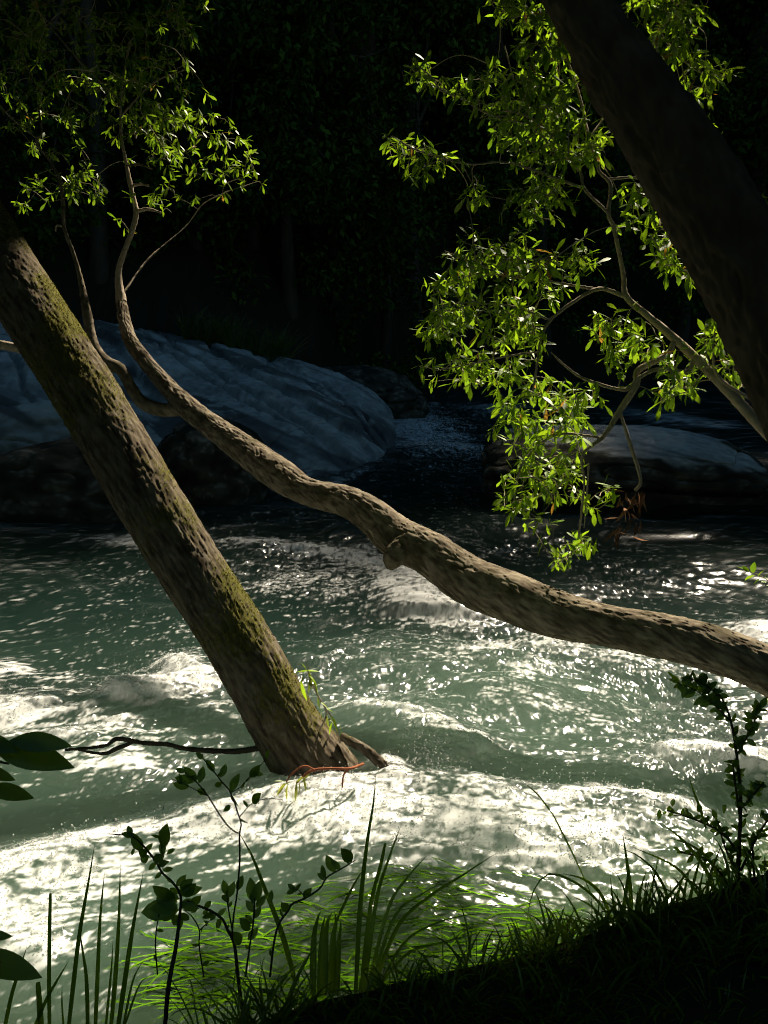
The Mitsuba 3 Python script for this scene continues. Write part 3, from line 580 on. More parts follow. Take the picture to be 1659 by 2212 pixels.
# --- the near dark trunk crossing the upper right corner
L4 = 'dark_tree'
tag(L4, 'near dark tree trunk leaning across the upper right corner', 'tree')
RT = path((1050, -330, 3.25, 60), (1150, -150, 3.15, 63), (1245, 2, 3.08, 65), (1318, 122, 3.03, 74), (1398, 240, 3.0, 85), (1470, 348, 2.97, 92), (1545, 470, 2.93, 98), (1628, 620, 2.9, 104), (1720, 800, 2.87, 108), (1850, 1080, 2.82, 112), (2040, 1500, 2.75, 120), (2200, 1850, 2.7, 135))
put(L4 + '__trunk', painted(limb(RT, .012, 110, rough_bark(.008, 26, 6, 9)), dark_bark_color, 'm_matt'))

# crowns of the two leaning trees: unseen leaves added above the picture, shaped to shade bank, trunks and foliage
def crown_shade_reach(x0):
    """How far out over the river (measured along the sunlight to the water plane) the added overhead leaves reach, set by the shade wanted below."""
    return np.interp(x0, [-3.3, -3.05, -2.95, -2.3, -1.2, -.95, .2, .45, .75, .95], [4.5, 4.4, 2.5, 1.95, 1.9, 1.87, 1.87, 2.1, 2.45, 2.95])
def crown(key, x0, x1, c0, c1, z0, z1, n, size, seed, lo=(.03, .065, .008), hi=(.07, .12, .012), label=None):
    r = rng(seed)
    z = r.uniform(z0, z1, n); c = r.uniform(c0, c1, n); x = r.uniform(x0, x1, n) + SUN[0] / SUN[2] * z; y = c + SUN[1] / SUN[2] * z
    p = np.stack([x, y, z], 1)
    ok = z > 2.1 + .31 * np.maximum(y, 0) + .15
    ok &= (meshkit.fbm(p * [.9, .9, .9], 3, seed) > .31) & (c < crown_shade_reach(x - SUN[0] / SUN[2] * z) + r.normal(0, .05, n))
    p = p[ok]; n = len(p)
    ms = leaf_frames(p, rand_dirs(n, r) * [1, 1, .6] + [0, 0, -.25], np.array([0, 0, 1.0]) + r.normal(0, .45, (n, 3)), r.uniform(*size, n))
    put(key, leafy(QUAD, ms, tint(n, r, lo, hi), 'm_foliage'), label, kind='stuff')
    return n
print('crown', crown(L4 + '__crown', -.6, 5.0, -1.5, 2.9, 4.0, 7.2, 34000, (.12, .24), 51),
      crown(L1 + '__crown', -6.5, -.6, -1.5, 4.8, 4.3, 7.6, 44000, (.12, .24), 52))
for k, rows in enumerate(([(1050, -330, 3.25, 60), (900, -520, 4.2, 45), (800, -640, 5.4, 30), (700, -700, 7, 14)], [(1050, -330, 3.25, 50), (1250, -560, 4.4, 40), (1500, -640, 5.6, 26), (1800, -700, 7, 12)])):
    put(L4 + '__limb', painted(limb(path(*rows), .05, 16), dark_bark_color, 'm_matt'))
put(L1 + '__limb', painted(limb(path((-330, 30, 6.05, 58), (-420, -250, 6.4, 44), (-450, -420, 6.9, 30), (-400, -560, 7.8, 14)), .05, 16), bark_color, 'm_matt'))

# --- the forest of the far side
def clump_leaves(centres, radii, per, size, r, squash=.8):
    k = np.repeat(np.arange(len(centres)), per)
    d = rand_dirs(len(k), r); q = r.random((len(k), 1)) ** .45
    p = centres[k] + d * q * radii[k][:, None] * [1, 1, squash]
    return p, d, r.uniform(*size, len(k))
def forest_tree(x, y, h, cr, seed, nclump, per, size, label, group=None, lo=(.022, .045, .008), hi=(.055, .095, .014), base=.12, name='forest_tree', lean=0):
    r = rng(seed)
    z0 = float(terrain_z(np.array([x]), np.array([y]))[0])
    key = name
    k = 1
    while f'{key}__trunk' in scene: key = f'{name}_{k:03d}'; k += 1
    top = np.array([x + lean, y, z0 + h])
    tr = np.array([[x, y, z0 - .3, h * .016 + .08], [x + .3 * lean + r.normal(0, .15), y + r.normal(0, .15), z0 + h * .4, h * .012 + .05], [*top, .03]])
    put(key + '__trunk', painted(limb(tr, .3, 12), dark_bark_color, 'm_matt'))
    t = r.uniform(base, 1, nclump)
    prof = cr * np.sqrt(np.clip(1.25 - t, .05, 1)) * np.clip(.55 + 1.2 * (t - base), .4, 1)
    a = r.uniform(0, 6.28, nclump); q = np.sqrt(r.uniform(.25, 1, nclump))
    c = np.stack([x + lean * t + prof * q * np.cos(a), y + prof * q * np.sin(a), z0 + h * t], 1)
    p, d, s = clump_leaves(c, cr * r.uniform(.16, .32, nclump), per, size, r)
    ms = leaf_frames(p, d * .6 + rand_dirs(len(p), r) + [0, 0, -.3], [0, 0, 1.0] + r.normal(0, .5, (len(p), 3)), s)
    shade = np.repeat(r.uniform(.7, 1.25, (nclump, 1)), per, 0)
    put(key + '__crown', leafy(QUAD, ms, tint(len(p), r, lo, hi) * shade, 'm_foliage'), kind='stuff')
    for q in range(5):
        b = c[int(r.integers(0, nclump))]; s0 = tr[1, :3] * .5 + tr[2, :3] * .5
        put(key + '__limb', painted(limb(np.array([[*(tr[1, :3] * (1 - .15 * q) + tr[2, :3] * .15 * q), h * .007], [*((s0 + b) / 2), h * .004], [*b, .01]]), .3, 6), dark_bark_color, 'm_matt'))
    tag(key, label, 'tree', group)
    return key
FAR = 'tall dark trees of the far bank'
for x, y, h, cr, s, lab in (
    (-13, 21, 19, 4.2, 1, None), (-8.5, 22.5, 21, 4.4, 2, 'far bank tree behind the foliage in the upper left corner'), (-4.2, 24.5, 21, 4.4, 3, 'far bank tree standing above the bush on the rock slab'),
    (-.6, 27.5, 23, 4.0, 4, 'far bank tree left of the black gap between the trees'), (3.6, 32.5, 25, 4.6, 5, 'far bank tree behind the black gap in the middle'),
    (7.6, 33, 25, 4.8, 6, 'far bank tree behind the bright leafy branch'), (11.8, 32.5, 25, 4.8, 7, 'far bank tree in the dark right of the near trunk'), (16.5, 30, 25, 5, 8, None), (21.5, 28, 24, 5, 9, None), (27, 25, 22, 5, 10, None), (-3, 33, 18, 5, 11, None), (2, 37, 18, 5, 12, None), (6.5, 37.5, 18, 5, 13, None), (10.5, 37, 18, 5, 14, None), (15, 35.5, 18, 5, 15, None), (20, 33, 18, 5, 16, None), (-7, 29, 18, 5, 17, None)):
    if x > 0:                                   # the tops keep below the line of sunlight that falls on the near half of the river
        h = (y - (9.9 if x < 10 else 8.3)) / (math.tan(math.pi / 2 - SUN_EL) * math.cos(SUN_AZ)) - float(terrain_z(np.array([x]), np.array([float(y)]))[0]) - (s * 37 % 10) * .2
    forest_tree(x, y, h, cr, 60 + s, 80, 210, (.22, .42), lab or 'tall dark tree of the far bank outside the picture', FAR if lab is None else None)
for x, y, h, cr, s, lab in ((-5.6, 19.6, 7.5, 2.3, 1, 'small leafy tree on top of the left end of the rock slab'), (-2.9, 21.8, 8.5, 2.6, 2, 'dark small tree behind the grass tuft on the slab'), (-9.2, 18.2, 8, 2.6, 3, 'small dark tree at the left edge above the rocks'), (.9, 27.6, 9.5, 2.8, 4, 'dim green small tree in the dark middle of the far bank'), (-1.2, 22.6, 7, 2.4, 5, 'dark bushy tree right of the grass tuft on the slab'), (-3.9, 20.9, 6, 2.2, 8, 'dark bush on the bank straight above the grass tuft'), (-2.0, 21.4, 5.5, 2.1, 9, 'dark bush on the bank between the grass tuft and the river'), (-.2, 23.8, 6.5, 2.3, 10, 'dark bush at the foot of the black gap'), (5.2, 31.6, 9, 3, 6, 'dark bushy tree across the river behind the leafy branch'), (9.6, 31.8, 9, 3, 7, 'dark bushy tree across the river at the right')):
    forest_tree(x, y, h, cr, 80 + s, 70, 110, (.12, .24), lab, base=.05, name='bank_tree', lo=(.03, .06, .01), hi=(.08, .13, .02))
# hanging bushes at the water line
def grass_blades(base, n, length, width, spread, seed, droop=.8, segs=6, lo=(.03, .06, .008), hi=(.08, .13, .012), lean=(0, 0)):
    r = rng(seed); parts, cols = [], []
    base = np.asarray(base, float)
    for k in range(n):
        a = r.uniform(0, 6.28); out = np.array([math.cos(a), math.sin(a), 0])
        L = length * r.uniform(.55, 1.1); tilt = abs(r.normal(0, .35)) * spread + .1
        t = np.linspace(0, 1, segs + 1)
        ang = tilt + droop * spread * r.uniform(.3, 1.3) * t ** 1.5
        step = L / segs
        d = np.sin(ang)[:, None] * out + np.cos(ang)[:, None] * [0, 0, 1] + np.array([lean[0], lean[1], 0]) * t[:, None]
        c = base + out * r.uniform(0, .05) * spread + r.normal(0, .02, 3) * [1, 1, 0] + np.vstack([[0, 0, 0], np.cumsum(d[:-1] * step, 0)])
        side = unit(np.cross(d, [out[1] * .2, .9, .3] if abs(out[0]) > .3 else [1, .4, 0.2]))
        w = width * r.uniform(.7, 1.2) * np.interp(t, [0, .25, .7, 1], [.7, 1, .75, .03]) / 2
        nrm = unit(np.cross(side, d))
        v = np.stack([c + side * w[:, None], c - nrm * w[:, None] * .35, c - side * w[:, None]], 1).reshape(-1, 3)
        f = []
        for i in range(segs):
            for j in range(2):
                q = i * 3 + j; f += [[q, q + 3, q + 4], [q, q + 4, q + 1]]
        parts.append((v, np.array(f))); cols.append(np.repeat(tint(1, r, lo, hi), len(v), 0))
    return parts, cols
def tuft(key, base, n, length, width, spread, seed, label, cat='grass', group=None, parts=True, **kw):
    ps, cs = grass_blades(base, n, length, width, spread, seed, **kw)
    if not parts:
        put(key, mikit.ply(join(ps), 'm_leaf', smooth=True, color=np.vstack(cs)), label, cat, group); return
    k = 1; root = key
    while root in labels: root = f'{key}_{k:03d}'; k += 1
    tag(root, label, cat, group)
    for p in ps: put(root + '__blade', mikit.ply(p, 'm_leaf_reed', smooth=True))
ps, cs = [], []
r = rng(90)
for k in range(26):
    px = 400 + 225 * r.random(); y = 18.4 + .5 * r.random()
    b = np.array([*at(px, 760, y)[:2], 0]); b[2] = slab_z(b[:1], b[1:2])[0] - .05
    p, c = grass_blades(b, 26, .75, .02, 1.0, 900 + k, lo=(.05, .10, .01), hi=(.11, .17, .02), lean=(.15, -.1)); ps += p; cs += c
put('grass_bush', mikit.ply(join(ps), 'm_leaf', smooth=True, color=np.vstack(cs)), 'tuft of long green grass on the top edge of the rock slab', 'grass', kind='stuff')

# trees behind the viewer, which close the near bank off from the open sky
for x, y, h, s in ((-6, -4, 13, 1), (0.5, -6, 14, 2), (6.5, -3.5, 14, 3), (-9, 3, 13, 4), (9.5, 3.5, 14, 5), (-15, 1, 15, 6), (15.5, 2, 15, 7), (-16.5, 9, 16, 8), (19, 11, 16, 9), (-4, -10, 15, 10), (5, -11, 15, 11)):
    forest_tree(x, y, h, 4.6, 120 + s, 60, 90, (.35, .6), 'dark tree of the near bank outside the picture', 'trees of the near bank behind the viewer', base=.12, name='near_bank_tree')
#--PLANTS--
# ------------------------------------------------------------------ plants of the near bank
def blade_through(rows, width, r, fold=.35, blunt=False, segs=14):
    """A strap leaf through rows (px, py, y); width in metres, tapering to the tip unless blunt."""
    c = spline(np.array([at(*q) for q in rows]), segs + 1)
    t = np.linspace(0, 1, segs + 1)
    d = unit(np.gradient(c, axis=0))
    face = unit(np.array([r.uniform(-.5, .5), -1, r.uniform(-.1, .3)]))
    side = unit(np.cross(d, face)); nrm = np.cross(side, d)
    w = width * (np.interp(t, [0, .3, .7, .97, 1], [.85, 1, .9, .75, .6]) if blunt else np.interp(t, [0, .3, .6, .85, 1], [.8, 1, .82, .42, .03])) / 2
    w = w * (1 + .06 * (meshkit.noise(np.stack([t * 9, 0 * t, 0 * t + r.random() * 50], -1)) - .5))
    v = np.stack([c + side * w[:, None], c - nrm * w[:, None] * fold, c - side * w[:, None]], 1).reshape(-1, 3)
    f = []
    for i in range(segs):
        for j in range(2):
            q = i * 3 + j; f += [[q, q + 3, q + 4], [q, q + 4, q + 1]]
    return v, np.array(f)
def reed(label, blades, seed, name='reed', group=None):
    r = rng(seed); k, key = 1, name
    while key in labels: key = f'{name}_{k:03d}'; k += 1
    tag(key, label, 'reed', group)
    for rows, wpx, *opt in blades:
        w = pr(wpx, rows[0][0], rows[0][1], rows[0][2])
        m = blade_through(rows, w, r, blunt=bool(opt))
        put(key + '__blade', mikit.ply(m, 'm_leaf_reed' if r.random() < .6 else 'm_leaf_reed_light', smooth=True))
    return key
D = 2.15
reed('tall single reed with the highest pointed tip at the lower left', [([(146, 2240, D), (158, 2130, D), (172, 2015, D), (192, 1900, D), (206, 1815, D + .03)], 10), ([(190, 2240, D), (187, 2120, D), (178, 2050, D), (171, 2005, D)], 9)], 201)
reed('two close upright reeds right of the tallest reed on the left', [([(205, 2240, D), (211, 2100, D), (216, 1990, D), (226, 1880, D + .02)], 10), ([(238, 2240, D), (250, 2100, D), (257, 1980, D), (260, 1866, D + .02)], 11), ([(226, 2240, D), (240, 2100, D), (244, 2030, D)], 7)], 202)
reed('reed leaning slightly right in front of the dark weed', [([(252, 2240, D), (268, 2130, D), (286, 2010, D), (310, 1882, D + .02)], 11), ([(262, 2240, D), (284, 2130, D), (300, 2090, D), (314, 2072, D)], 6), ([(268, 2220, D), (300, 2130, D), (326, 2105, D)], 5)], 203)
reed('broken reed stump with a ragged brown top at the lower left', [([(107, 2240, D), (106, 2120, D), (107, 2010, D), (109, 1930, D)], 9, 1)], 204)
reed('short cut reed and a leaning blade near the lower left corner', [([(90, 2240, D), (86, 2180, D), (82, 2122, D)], 13, 1), ([(66, 2240, D), (100, 2160, D), (128, 2110, D), (150, 2074, D)], 8), ([(138, 2230, D), (134, 2170, D), (134, 2130, D)], 5)], 205)
reed('leaning reed at the left edge under the big leaf', [([(6, 2240, D), (25, 2150, D), (42, 2095, D), (58, 2045, D)], 9)], 206)
reed('long stiff blade leaning left across the white foam', [([(640, 2130, 2.3), (610, 2020, 2.3), (570, 1915, 2.3), (545, 1850, 2.31), (514, 1795, 2.33)], 13)], 207)
reed('tuft of tall pointed strap leaves at the bottom centre', [
    ([(768, 2150, 2.26), (778, 1960, 2.3), (793, 1820, 2.3), (806, 1740, 2.32), (812, 1672, 2.34)], 12), ([(778, 2150, 2.26), (800, 1960, 2.3), (822, 1870, 2.3), (832, 1822, 2.3)], 10, 1), ([(785, 2150, 2.26), (812, 1950, 2.3), (838, 1860, 2.3), (868, 1778, 2.32)], 10),
    ([(790, 2150, 2.26), (840, 1960, 2.3), (885, 1890, 2.3), (928, 1842, 2.32)], 9), ([(800, 2150, 2.26), (860, 2000, 2.3), (930, 1935, 2.28), (1000, 1890, 2.28), (1076, 1840, 2.3)], 10), ([(795, 2150, 2.26), (850, 1985, 2.28), (905, 1935, 2.26), (965, 1902, 2.26)], 8), ([(722, 2000, 2.32), (745, 1950, 2.32), (765, 1910, 2.32), (790, 1870, 2.32)], 7),
    ([(810, 2150, 2.24), (870, 2040, 2.26), (940, 1995, 2.24), (1020, 1975, 2.24), (1060, 1978, 2.24)], 6), ([(805, 2150, 2.24), (880, 2060, 2.26), (960, 2035, 2.24), (1050, 2010, 2.24)], 7)], 208)
reed('clump of broad overlapping strap leaves left of the tall tuft', [
    ([(676, 2150, 2.24), (678, 2030, 2.28), (686, 1985, 2.28), (694, 1966, 2.28)], 16), ([(700, 2150, 2.22), (702, 2040, 2.26), (708, 1990, 2.26), (718, 1970, 2.26)], 20), ([(716, 2150, 2.23), (720, 2030, 2.27), (726, 1992, 2.27), (722, 1968, 2.27)], 18), ([(728, 2150, 2.23), (732, 2040, 2.27), (736, 2000, 2.27), (734, 1985, 2.27)], 14), ([(690, 2150, 2.25), (695, 2020, 2.29), (703, 1975, 2.29)], 14)], 209)
reed('tuft of stiff pointed blades on the bank at the lower right', [
    ([(1362, 2010, 2.55), (1362, 1930, 2.55), (1354, 1860, 2.55), (1345, 1800, 2.57)], 11), ([(1340, 2010, 2.55), (1352, 1930, 2.55), (1358, 1870, 2.55)], 10), ([(1330, 2010, 2.55), (1300, 1935, 2.55), (1262, 1900, 2.53), (1215, 1887, 2.5)], 8), ([(1335, 2010, 2.55), (1290, 1945, 2.55), (1240, 1905, 2.52), (1185, 1888, 2.5), (1150, 1930, 2.45), (1136, 2005, 2.42)], 6), ([(1325, 2010, 2.55), (1280, 1960, 2.5), (1235, 1935, 2.48)], 6),
    ([(1385, 2010, 2.55), (1405, 1930, 2.55), (1424, 1846, 2.56)], 8), ([(1375, 2010, 2.55), (1380, 1940, 2.55), (1396, 1880, 2.55)], 8), ([(1345, 2010, 2.54), (1325, 1950, 2.54), (1318, 1890, 2.54)], 7), ([(1390, 2010, 2.56), (1440, 1950, 2.56), (1420, 1890, 2.56), (1380, 1850, 2.54), (1340, 1832, 2.52)], 7), ([(1400, 2010, 2.58), (1450, 1930, 2.58), (1500, 1870, 2.6), (1530, 1850, 2.6)], 7), ([(1320, 2015, 2.5), (1250, 1990, 2.46), (1190, 1990, 2.44), (1150, 2035, 2.4)], 6), ([(1350, 2015, 2.52), (1270, 2000, 2.46), (1225, 2025, 2.42)], 6)], 210)
reed('arching strap blades under the dark shrub at the right', [
    ([(1560, 1990, 2.75), (1530, 1890, 2.75), (1480, 1820, 2.73), (1425, 1775, 2.7)], 9), ([(1570, 1990, 2.75), (1545, 1880, 2.75), (1500, 1830, 2.73), (1440, 1808, 2.7)], 8), ([(1540, 1990, 2.75), (1500, 1920, 2.74), (1455, 1870, 2.72), (1362, 1828, 2.68)], 7), ([(1480, 1990, 2.7), (1500, 1900, 2.7), (1520, 1830, 2.7)], 8), ([(1460, 1990, 2.7), (1465, 1930, 2.7), (1480, 1880, 2.7)], 9), ([(1600, 1990, 2.78), (1620, 1890, 2.8), (1600, 1810, 2.8)], 8), ([(1520, 1990, 2.72), (1532, 1900, 2.72), (1560, 1820, 2.72)], 9)], 211)
reed('two bent grass stalks rising from the bank at the right', [([(1525, 1790, 2.8), (1512, 1745, 2.8), (1500, 1715, 2.8), (1487, 1672, 2.8)], 6), ([(1195, 1760, 2.6), (1160, 1715, 2.6), (1120, 1682, 2.6)], 4), ([(1195, 1760, 2.6), (1240, 1850, 2.58), (1290, 1960, 2.55)], 4)], 212, name='grass_stalk')

def weed(label, stems, leaves, seed, y0, template, name='weed', shades=('weed', 'weed_light'), lo=(.09, .17, .010), hi=(.15, .25, .014), extra=0, lsize=(.03, .05)):
    r = rng(seed); k, key = 1, name
    while key in labels: key = f'{name}_{k:03d}'; k += 1
    tag(key, label, 'plant')
    for s in stems:
        put(key + '__stem', painted(limb(path(*[(a, b, y0 + (c[0] if c else 0), w) for a, b, w, *c in s]), .012, 7), lambda v: np.full((len(v), 3), .06) * [1, .9, .5], 'm_matt'))
    for a, b, c, d in leaves:
        p, q = at(a, b, y0), at(c, d, y0 + r.uniform(-.03, .03))
        m = leaf_frames(p[None], (q - p)[None], unit(np.array([r.normal(0, .4), -.8, .5]))[None], [np.linalg.norm(q - p)])[0]
        put(key + '__leaf', {**one_leaf(template, shades[int(r.integers(0, len(shades)))]), 'to_world': T(m.tolist())})
    if extra:
        pos, dr_ = [], []
        for s in stems:
            c = spline(path(*[(a, b, y0 + (c[0] if c else 0), w) for a, b, w, *c in s])[:, :3], 40)
            i = r.integers(4, 40, extra); pos.append(c[i]); dr_.append(r.normal(0, 1, (extra, 3)) * [1, .6, .7] + [0, 0, .35])
        pos, dr_ = np.vstack(pos), np.vstack(dr_)
        put(key + '__small_leaves', leafy(template, leaf_frames(pos, dr_, rand_dirs(len(pos), r) + [0, -.6, .5], r.uniform(*lsize, len(pos))), tint(len(pos), r, lo, hi), 'm_leaf'), kind='stuff')
    return key
WS = [[(525, 2200, 4), (514, 2110, 4), (506, 2040, 3.5), (492, 2010, 3), (480, 1985, 3), (456, 1968, 3), (425, 1955, 2.5), (404, 1945, 2)],
      [(356, 2220, 5), (364, 2130, 5), (380, 2045, 4.5), (387, 1985, 3.5), (390, 1935, 3), (372, 1905, 2.5), (350, 1885, 2.5), (338, 1862, 2.5), (322, 1842, 2.5), (308, 1825, 2), (284, 1806, 1.6), (255, 1803, 1.3), (232, 1801, 1)],
      [(500, 2030, 2), (505, 1975, 2), (512, 1930, 2), (518, 1855, 2), (517, 1805, 2), (521, 1780, 1.7), (515, 1760, 1.6), (498, 1712, 1.6), (480, 1690, 1.5), (463, 1668, 1.4), (440, 1640, 1)],
      [(515, 1800, 1.6), (498, 1790, 1.6), (480, 1768, 1.6), (462, 1740, 1.6), (446, 1715, 1.5), (425, 1690, 1.4), (400, 1668, 1)], [(450, 1720, 1.2), (410, 1700, 1), (370, 1682, .8)],
      [(498, 1712, 1.2), (520, 1700, 1), (545, 1672, .9), (575, 1640, .7)], [(517, 1765, 1.2), (545, 1735, 1), (580, 1725, .8), (612, 1728, .7)],
      [(583, 2110, 2.5), (592, 2035, 2.5), (603, 1995, 2.5), (622, 1968, 2.5), (632, 1952, 2.3), (660, 1940, 2.2), (692, 1918, 2), (705, 1896, 1.8), (735, 1878, 1.6), (752, 1868, 1.4), (768, 1858, 1)],
      [(530, 2110, 2.5), (540, 2040, 2), (548, 1985, 2), (550, 1940, 1.6)], [(510, 2060, 2), (500, 2000, 1.8), (492, 1955, 1.6), (490, 1925, 1.4)], [(440, 2110, 1.8), (430, 2040, 1.6), (431, 2010, 1.5), (415, 1980, 1.3), (396, 1965, 1)], [(431, 2010, 1.3), (446, 1995, 1.1), (458, 1985, .9)], [(660, 1940, 1.4), (648, 1925, 1.2), (636, 1920, 1)],
      [(345, 1800, 1), (350, 1840, 1), (352, 1880, 1)], [(340, 2105, 1.6), (336, 2030, 1.6), (346, 1955, 1.2)]]
WL = [(308, 1840, 284, 1800), (312, 1840, 330, 1822), (322, 1848, 300, 1862), (330, 1858, 352, 1850), (338, 1862, 320, 1880), (342, 1868, 362, 1862), (352, 1880, 374, 1876), (350, 1884, 334, 1898), (284, 1806, 276, 1782), (290, 1806, 262, 1800), (352, 1830, 358, 1782), (352, 1850, 350, 1810), (360, 1845, 378, 1832), (290, 1832, 284, 1848), (316, 1850, 302, 1836),
      (372, 1905, 350, 1892), (380, 1915, 402, 1890), (388, 1925, 414, 1900), (392, 1935, 420, 1912), (388, 1930, 366, 1918), (388, 1942, 350, 1930), (384, 1948, 340, 1950), (384, 1955, 322, 1964), (384, 1960, 300, 1972), (386, 1965, 330, 1978), (390, 1950, 424, 1948), (392, 1955, 428, 1962), (388, 1972, 410, 1990), (386, 1975, 372, 2002), (384, 1978, 392, 2010), (380, 1945, 330, 1918), (395, 1930, 436, 1918), (362, 1950, 334, 1938),
      (404, 1945, 392, 1962), (415, 1952, 432, 1938), (425, 1955, 412, 1974), (440, 1962, 458, 1946), (456, 1968, 442, 1990), (470, 1978, 488, 1962), (480, 1985, 464, 2006), (450, 1966, 436, 1976), (466, 1975, 454, 1988),
      (490, 1935, 482, 1900), (492, 1940, 506, 1905), (494, 1950, 480, 1930), (548, 1950, 540, 1896), (550, 1948, 560, 1905), (548, 1970, 532, 1945), (546, 1985, 564, 1958), (540, 2010, 520, 1985), (536, 2030, 556, 2005), (552, 1960, 575, 1935), (548, 1995, 528, 1978), (512, 1925, 524, 1890), (584, 1950, 586, 1922), (520, 2040, 508, 2015),
      (735, 1880, 716, 1856), (724, 1886, 704, 1846), (752, 1868, 756, 1836), (760, 1862, 740, 1836), (700, 1902, 686, 1884), (704, 1898, 692, 1868), (640, 1928, 622, 1908), (640, 1925, 648, 1906), (636, 1922, 620, 1930), (655, 1938, 672, 1920), (622, 1968, 610, 1952),
      (440, 1640, 424, 1626), (425, 1690, 398, 1655), (430, 1692, 440, 1655), (446, 1715, 424, 1704), (410, 1700, 372, 1692), (418, 1690, 376, 1678), (400, 1668, 378, 1660), (463, 1668, 446, 1640), (475, 1680, 490, 1650), (498, 1712, 515, 1670), (500, 1715, 512, 1745), (480, 1690, 462, 1700), (540, 1680, 560, 1655), (575, 1640, 580, 1618), (520, 1768, 536, 1782), (498, 1740, 484, 1752), (545, 1735, 560, 1715)]
weed('dark leafy weed in silhouette before the white foam at the lower left', WS, WL, 221, 2.2, OVAL, extra=3, lsize=(.012, .03))
SH = [[(1585, 2000, 6), (1594, 1880, 5), (1600, 1745, 4), (1598, 1690, 3.5), (1590, 1620, 3), (1578, 1555, 2.5), (1560, 1510, 2), (1540, 1488, 1.5)], [(1598, 1760, 3), (1588, 1690, 2.5), (1583, 1650, 2)], [(1600, 1745, 3), (1612, 1735, 2.5), (1650, 1690, 2)], [(1592, 1630, 2), (1620, 1580, 1.8), (1640, 1530, 1.2)], [(1580, 1560, 1.8), (1540, 1520, 1.5), (1500, 1490, 1.2), (1465, 1475, 1)], [(1560, 1510, 1.5), (1520, 1478, 1.2), (1488, 1465, 1)], [(1600, 1850, 3), (1560, 1800, 2.5), (1500, 1770, 2), (1440, 1750, 1.4)], [(1600, 1880, 3), (1640, 1800, 2.5), (1680, 1740, 2)], [(1590, 1930, 3), (1530, 1860, 2.5), (1470, 1840, 2)], [(1600, 1900, 3), (1570, 1840, 2), (1548, 1770, 1.6)], [(1610, 1950, 3), (1660, 1880, 2.5), (1690, 1850, 2)], [(1640, 1990, 3), (1630, 1900, 2.5), (1625, 1820, 2)]]
r = rng(231)
SL = []
for s in SH[3:6]:
    c = spline(np.array([[a, b, 0] for a, b, *_ in s], float), 8)
    for p in c[1:]:
        for q in (-1, 1):
            a = r.uniform(0, 6.28); L = r.uniform(16, 30); SL.append((p[0], p[1], p[0] + L * math.cos(a), p[1] + L * math.sin(a)))
for px, py in [(1440, 1752), (1452, 1742), (1470, 1758), (1480, 1745), (1500, 1768), (1512, 1755), (1530, 1775), (1425, 1748), (1548, 1770), (1560, 1740), (1640, 1690), (1655, 1700), (1645, 1750), (1610, 1735)]:
    a = r.uniform(0, 6.28); L = r.uniform(12, 24); SL.append((px, py, px + L * math.cos(a), py + L * math.sin(a)))
weed('dark tangled shrub standing on the bank at the lower right edge', SH, SL, 232, 2.85, OVAL, name='shrub', extra=34, lsize=(.018, .042))

# broad dark leaves hanging in from the left edge, near the viewer
r = rng(241)
BL = 'broad_leaf_plant'
tag(BL, 'dark broad leaves on a near branch hanging in at the left edge', 'plant')
for rows in ([(-140, 1500, 5), (-70, 1590, 4), (-10, 1640, 3), (20, 1650, 2)], [(-140, 1500, 6), (-110, 1720, 5), (-60, 1900, 5), (-40, 2100, 4)], [(-100, 1690, 3), (-50, 1690, 2), (0, 1700, 1.5)], [(-60, 1900, 3), (-30, 2000, 3), (0, 2080, 2)]):
    put(BL + '__stem', painted(limb(path(*[(a, b, 1.55, w) for a, b, w in rows]), .012, 8), dark_bark_color, 'm_matt'))
BROAD = leaf_template(.36, 8, .10, .16, 'oval')
for a, b, c, d, ux, uz in [(-18, 1612, 158, 1652, .1, .75), (20, 1600, 152, 1606, -.2, .9), (-40, 1660, 34, 1684, .2, .7), (-30, 1700, 72, 1722, .1, .6), (-30, 2018, 24, 2024, .1, .3), (-60, 2058, 90, 2112, .15, .55), (-70, 1590, 40, 1620, 0, .8)]:
    p, q = at(a, b, 1.55), at(c, d, 1.55 + r.uniform(-.02, .02))
    m = leaf_frames(p[None], (q - p)[None], unit(np.array([ux, -.7, uz]))[None], [np.linalg.norm(q - p)])[0]
    put(BL + '__leaf', {**one_leaf(BROAD, 'weed'), 'to_world': T(m.tolist())})

# a small twig of leaves in the water at the right, and a sprig under the log
def sprig(label, base, tip, y, n, seed, template=OVAL, size=(.02, .035), shades=('deep', 'mid'), name='sprig'):
    r = rng(seed); k, key = 1, name
    while key in labels: key = f'{name}_{k:03d}'; k += 1
    tag(key, label, 'plant')
    a, b = at(*base, y), at(*tip, y)
    put(key + '__stem', painted(limb(np.array([[*a, .003], [*((a + b) / 2 + r.normal(0, .01, 3)), .0025], [*b, .001]]), .01, 6), stem_color, 'm_matt'))
    for q in range(n):
        s = (q + 1) / n; p = a * (1 - s) + b * s
        d = unit(unit(b - a) * .6 + r.normal(0, .6, 3)); L = r.uniform(*size)
        m = leaf_frames(p[None], d[None], unit(np.array([0, -.2, 1]) + r.normal(0, .4, 3))[None], [L])[0]
        put(key + '__leaf', {**one_leaf(template, shades[int(r.integers(0, len(shades)))]), 'to_world': T(m.tolist())})
sprig('small pale leafy twig at the right edge above the sloping log', (1680, 1270), (1612, 1232), 5.2, 11, 251, size=(.04, .07))
sprig('dim green sprig growing under the right end of the sloping log', (1530, 1490), (1448, 1470), 3.0, 12, 252, size=(.03, .05))

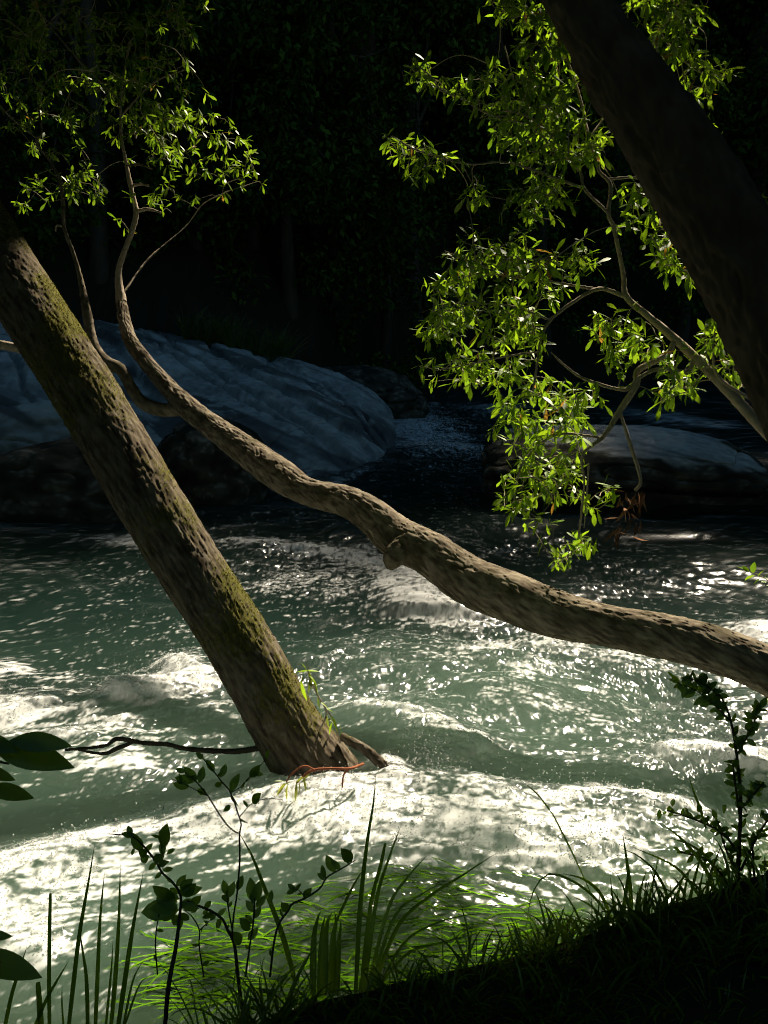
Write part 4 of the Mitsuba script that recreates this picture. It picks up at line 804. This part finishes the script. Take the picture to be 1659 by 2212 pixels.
# grass of the bank: countless blades
def bank_grass(key, spots, seed, label, **kw):
    r = rng(seed); ps, cs = [], []
    for px, py, rx, ry, n, L, w, sp in spots:
        for _ in range(n):
            q = onwater(px + rx * r.uniform(-1, 1), py + ry * r.uniform(-1, 1), .45)
            z = float(terrain_z(q[:1], q[1:2])[0])
            p, c = grass_blades([q[0], q[1], z - .02], int(r.integers(9, 16)), L * r.uniform(.6, 1.2), w, sp, int(r.integers(1e9)), lo=(.075, .14, .010), hi=(.13, .22, .015), droop=1.3, **kw)
            ps += p; cs += c
    put(key, mikit.ply(join(ps), 'm_leaf', smooth=True, color=np.vstack(cs)), label, 'grass', kind='stuff')
bank_grass('bank_grass', [(430, 2220, 220, 30, 12, .16, .008, 1.3), (700, 2170, 220, 50, 22, .13, .008, 1.3), (1000, 2140, 200, 60, 24, .12, .007, 1.3), (1280, 2110, 160, 60, 24, .13, .008, 1.3), (1540, 2020, 150, 80, 34, .17, .009, 1.3), (1330, 2020, 150, 40, 26, .12, .007, 1.3), (1200, 2190, 460, 30, 20, .12, .007, 1.3)], 261, 'dark grass covering the near bank in the shade')
for k, (px, py, lab) in enumerate(((455, 2175, 'arching sedge tuft at the foot of the dark weed'), (545, 2160, 'arching sedge tuft right of the dark weed'), (345, 2200, 'arching sedge tuft at the bottom left of the dark weed'))):
    q = onwater(px, py, .45)
    tuft('sedge', [q[0], q[1], float(terrain_z(q[:1], q[1:2])[0]) - .01], 20, .34, .010, 1.25, 270 + k, lab, droop=1.5, lo=(.075, .14, .010), hi=(.13, .22, .015), segs=9)
# long green water weed streaming at the edge of the bank
r = rng(281); ps, cs = [], []
for _ in range(1300):
    px, py = r.uniform(420, 1330), r.uniform(1890, 2180)
    if py < 1900 + abs(px - 1000) * .28 + r.normal(0, 18): continue
    q = onwater(px, py); L = r.uniform(.12, .38); n = 9
    t = np.linspace(0, 1, n); a = math.pi + r.normal(.10, .22); bend = r.normal(0, .5)
    cx = q[0] + np.cumsum(np.cos(a + bend * t)) * L / n; cy = q[1] + np.cumsum(np.sin(a + bend * t)) * L / n
    z = np.array([water_height(x, y) for x, y in zip(cx, cy)]) - .006 + .014 * np.sin(np.pi * t) * r.random()
    c = np.stack([cx, cy, z], 1); d = unit(np.gradient(c, axis=0)); side = unit(np.cross(d, [0, 0, 1.0])); w = .0027 * r.uniform(.6, 1.6) * np.interp(t, [0, .2, .7, 1], [.5, 1, .8, .05])
    v = np.stack([c + side * w[:, None], c - side * w[:, None]], 1).reshape(-1, 3)
    f = [];
    for i_ in range(n - 1): f += [[2 * i_, 2 * i_ + 2, 2 * i_ + 3], [2 * i_, 2 * i_ + 3, 2 * i_ + 1]]
    ps.append((v, np.array(f))); cs.append(np.repeat(tint(1, r, (.04, .12, .003), (.12, .27, .007)), len(v), 0))
put('water_weed', mikit.ply(join(ps), 'm_foliage', smooth=True, color=np.vstack(cs)), 'bright green grass streaming in the water below the bank', 'water weed', kind='stuff')
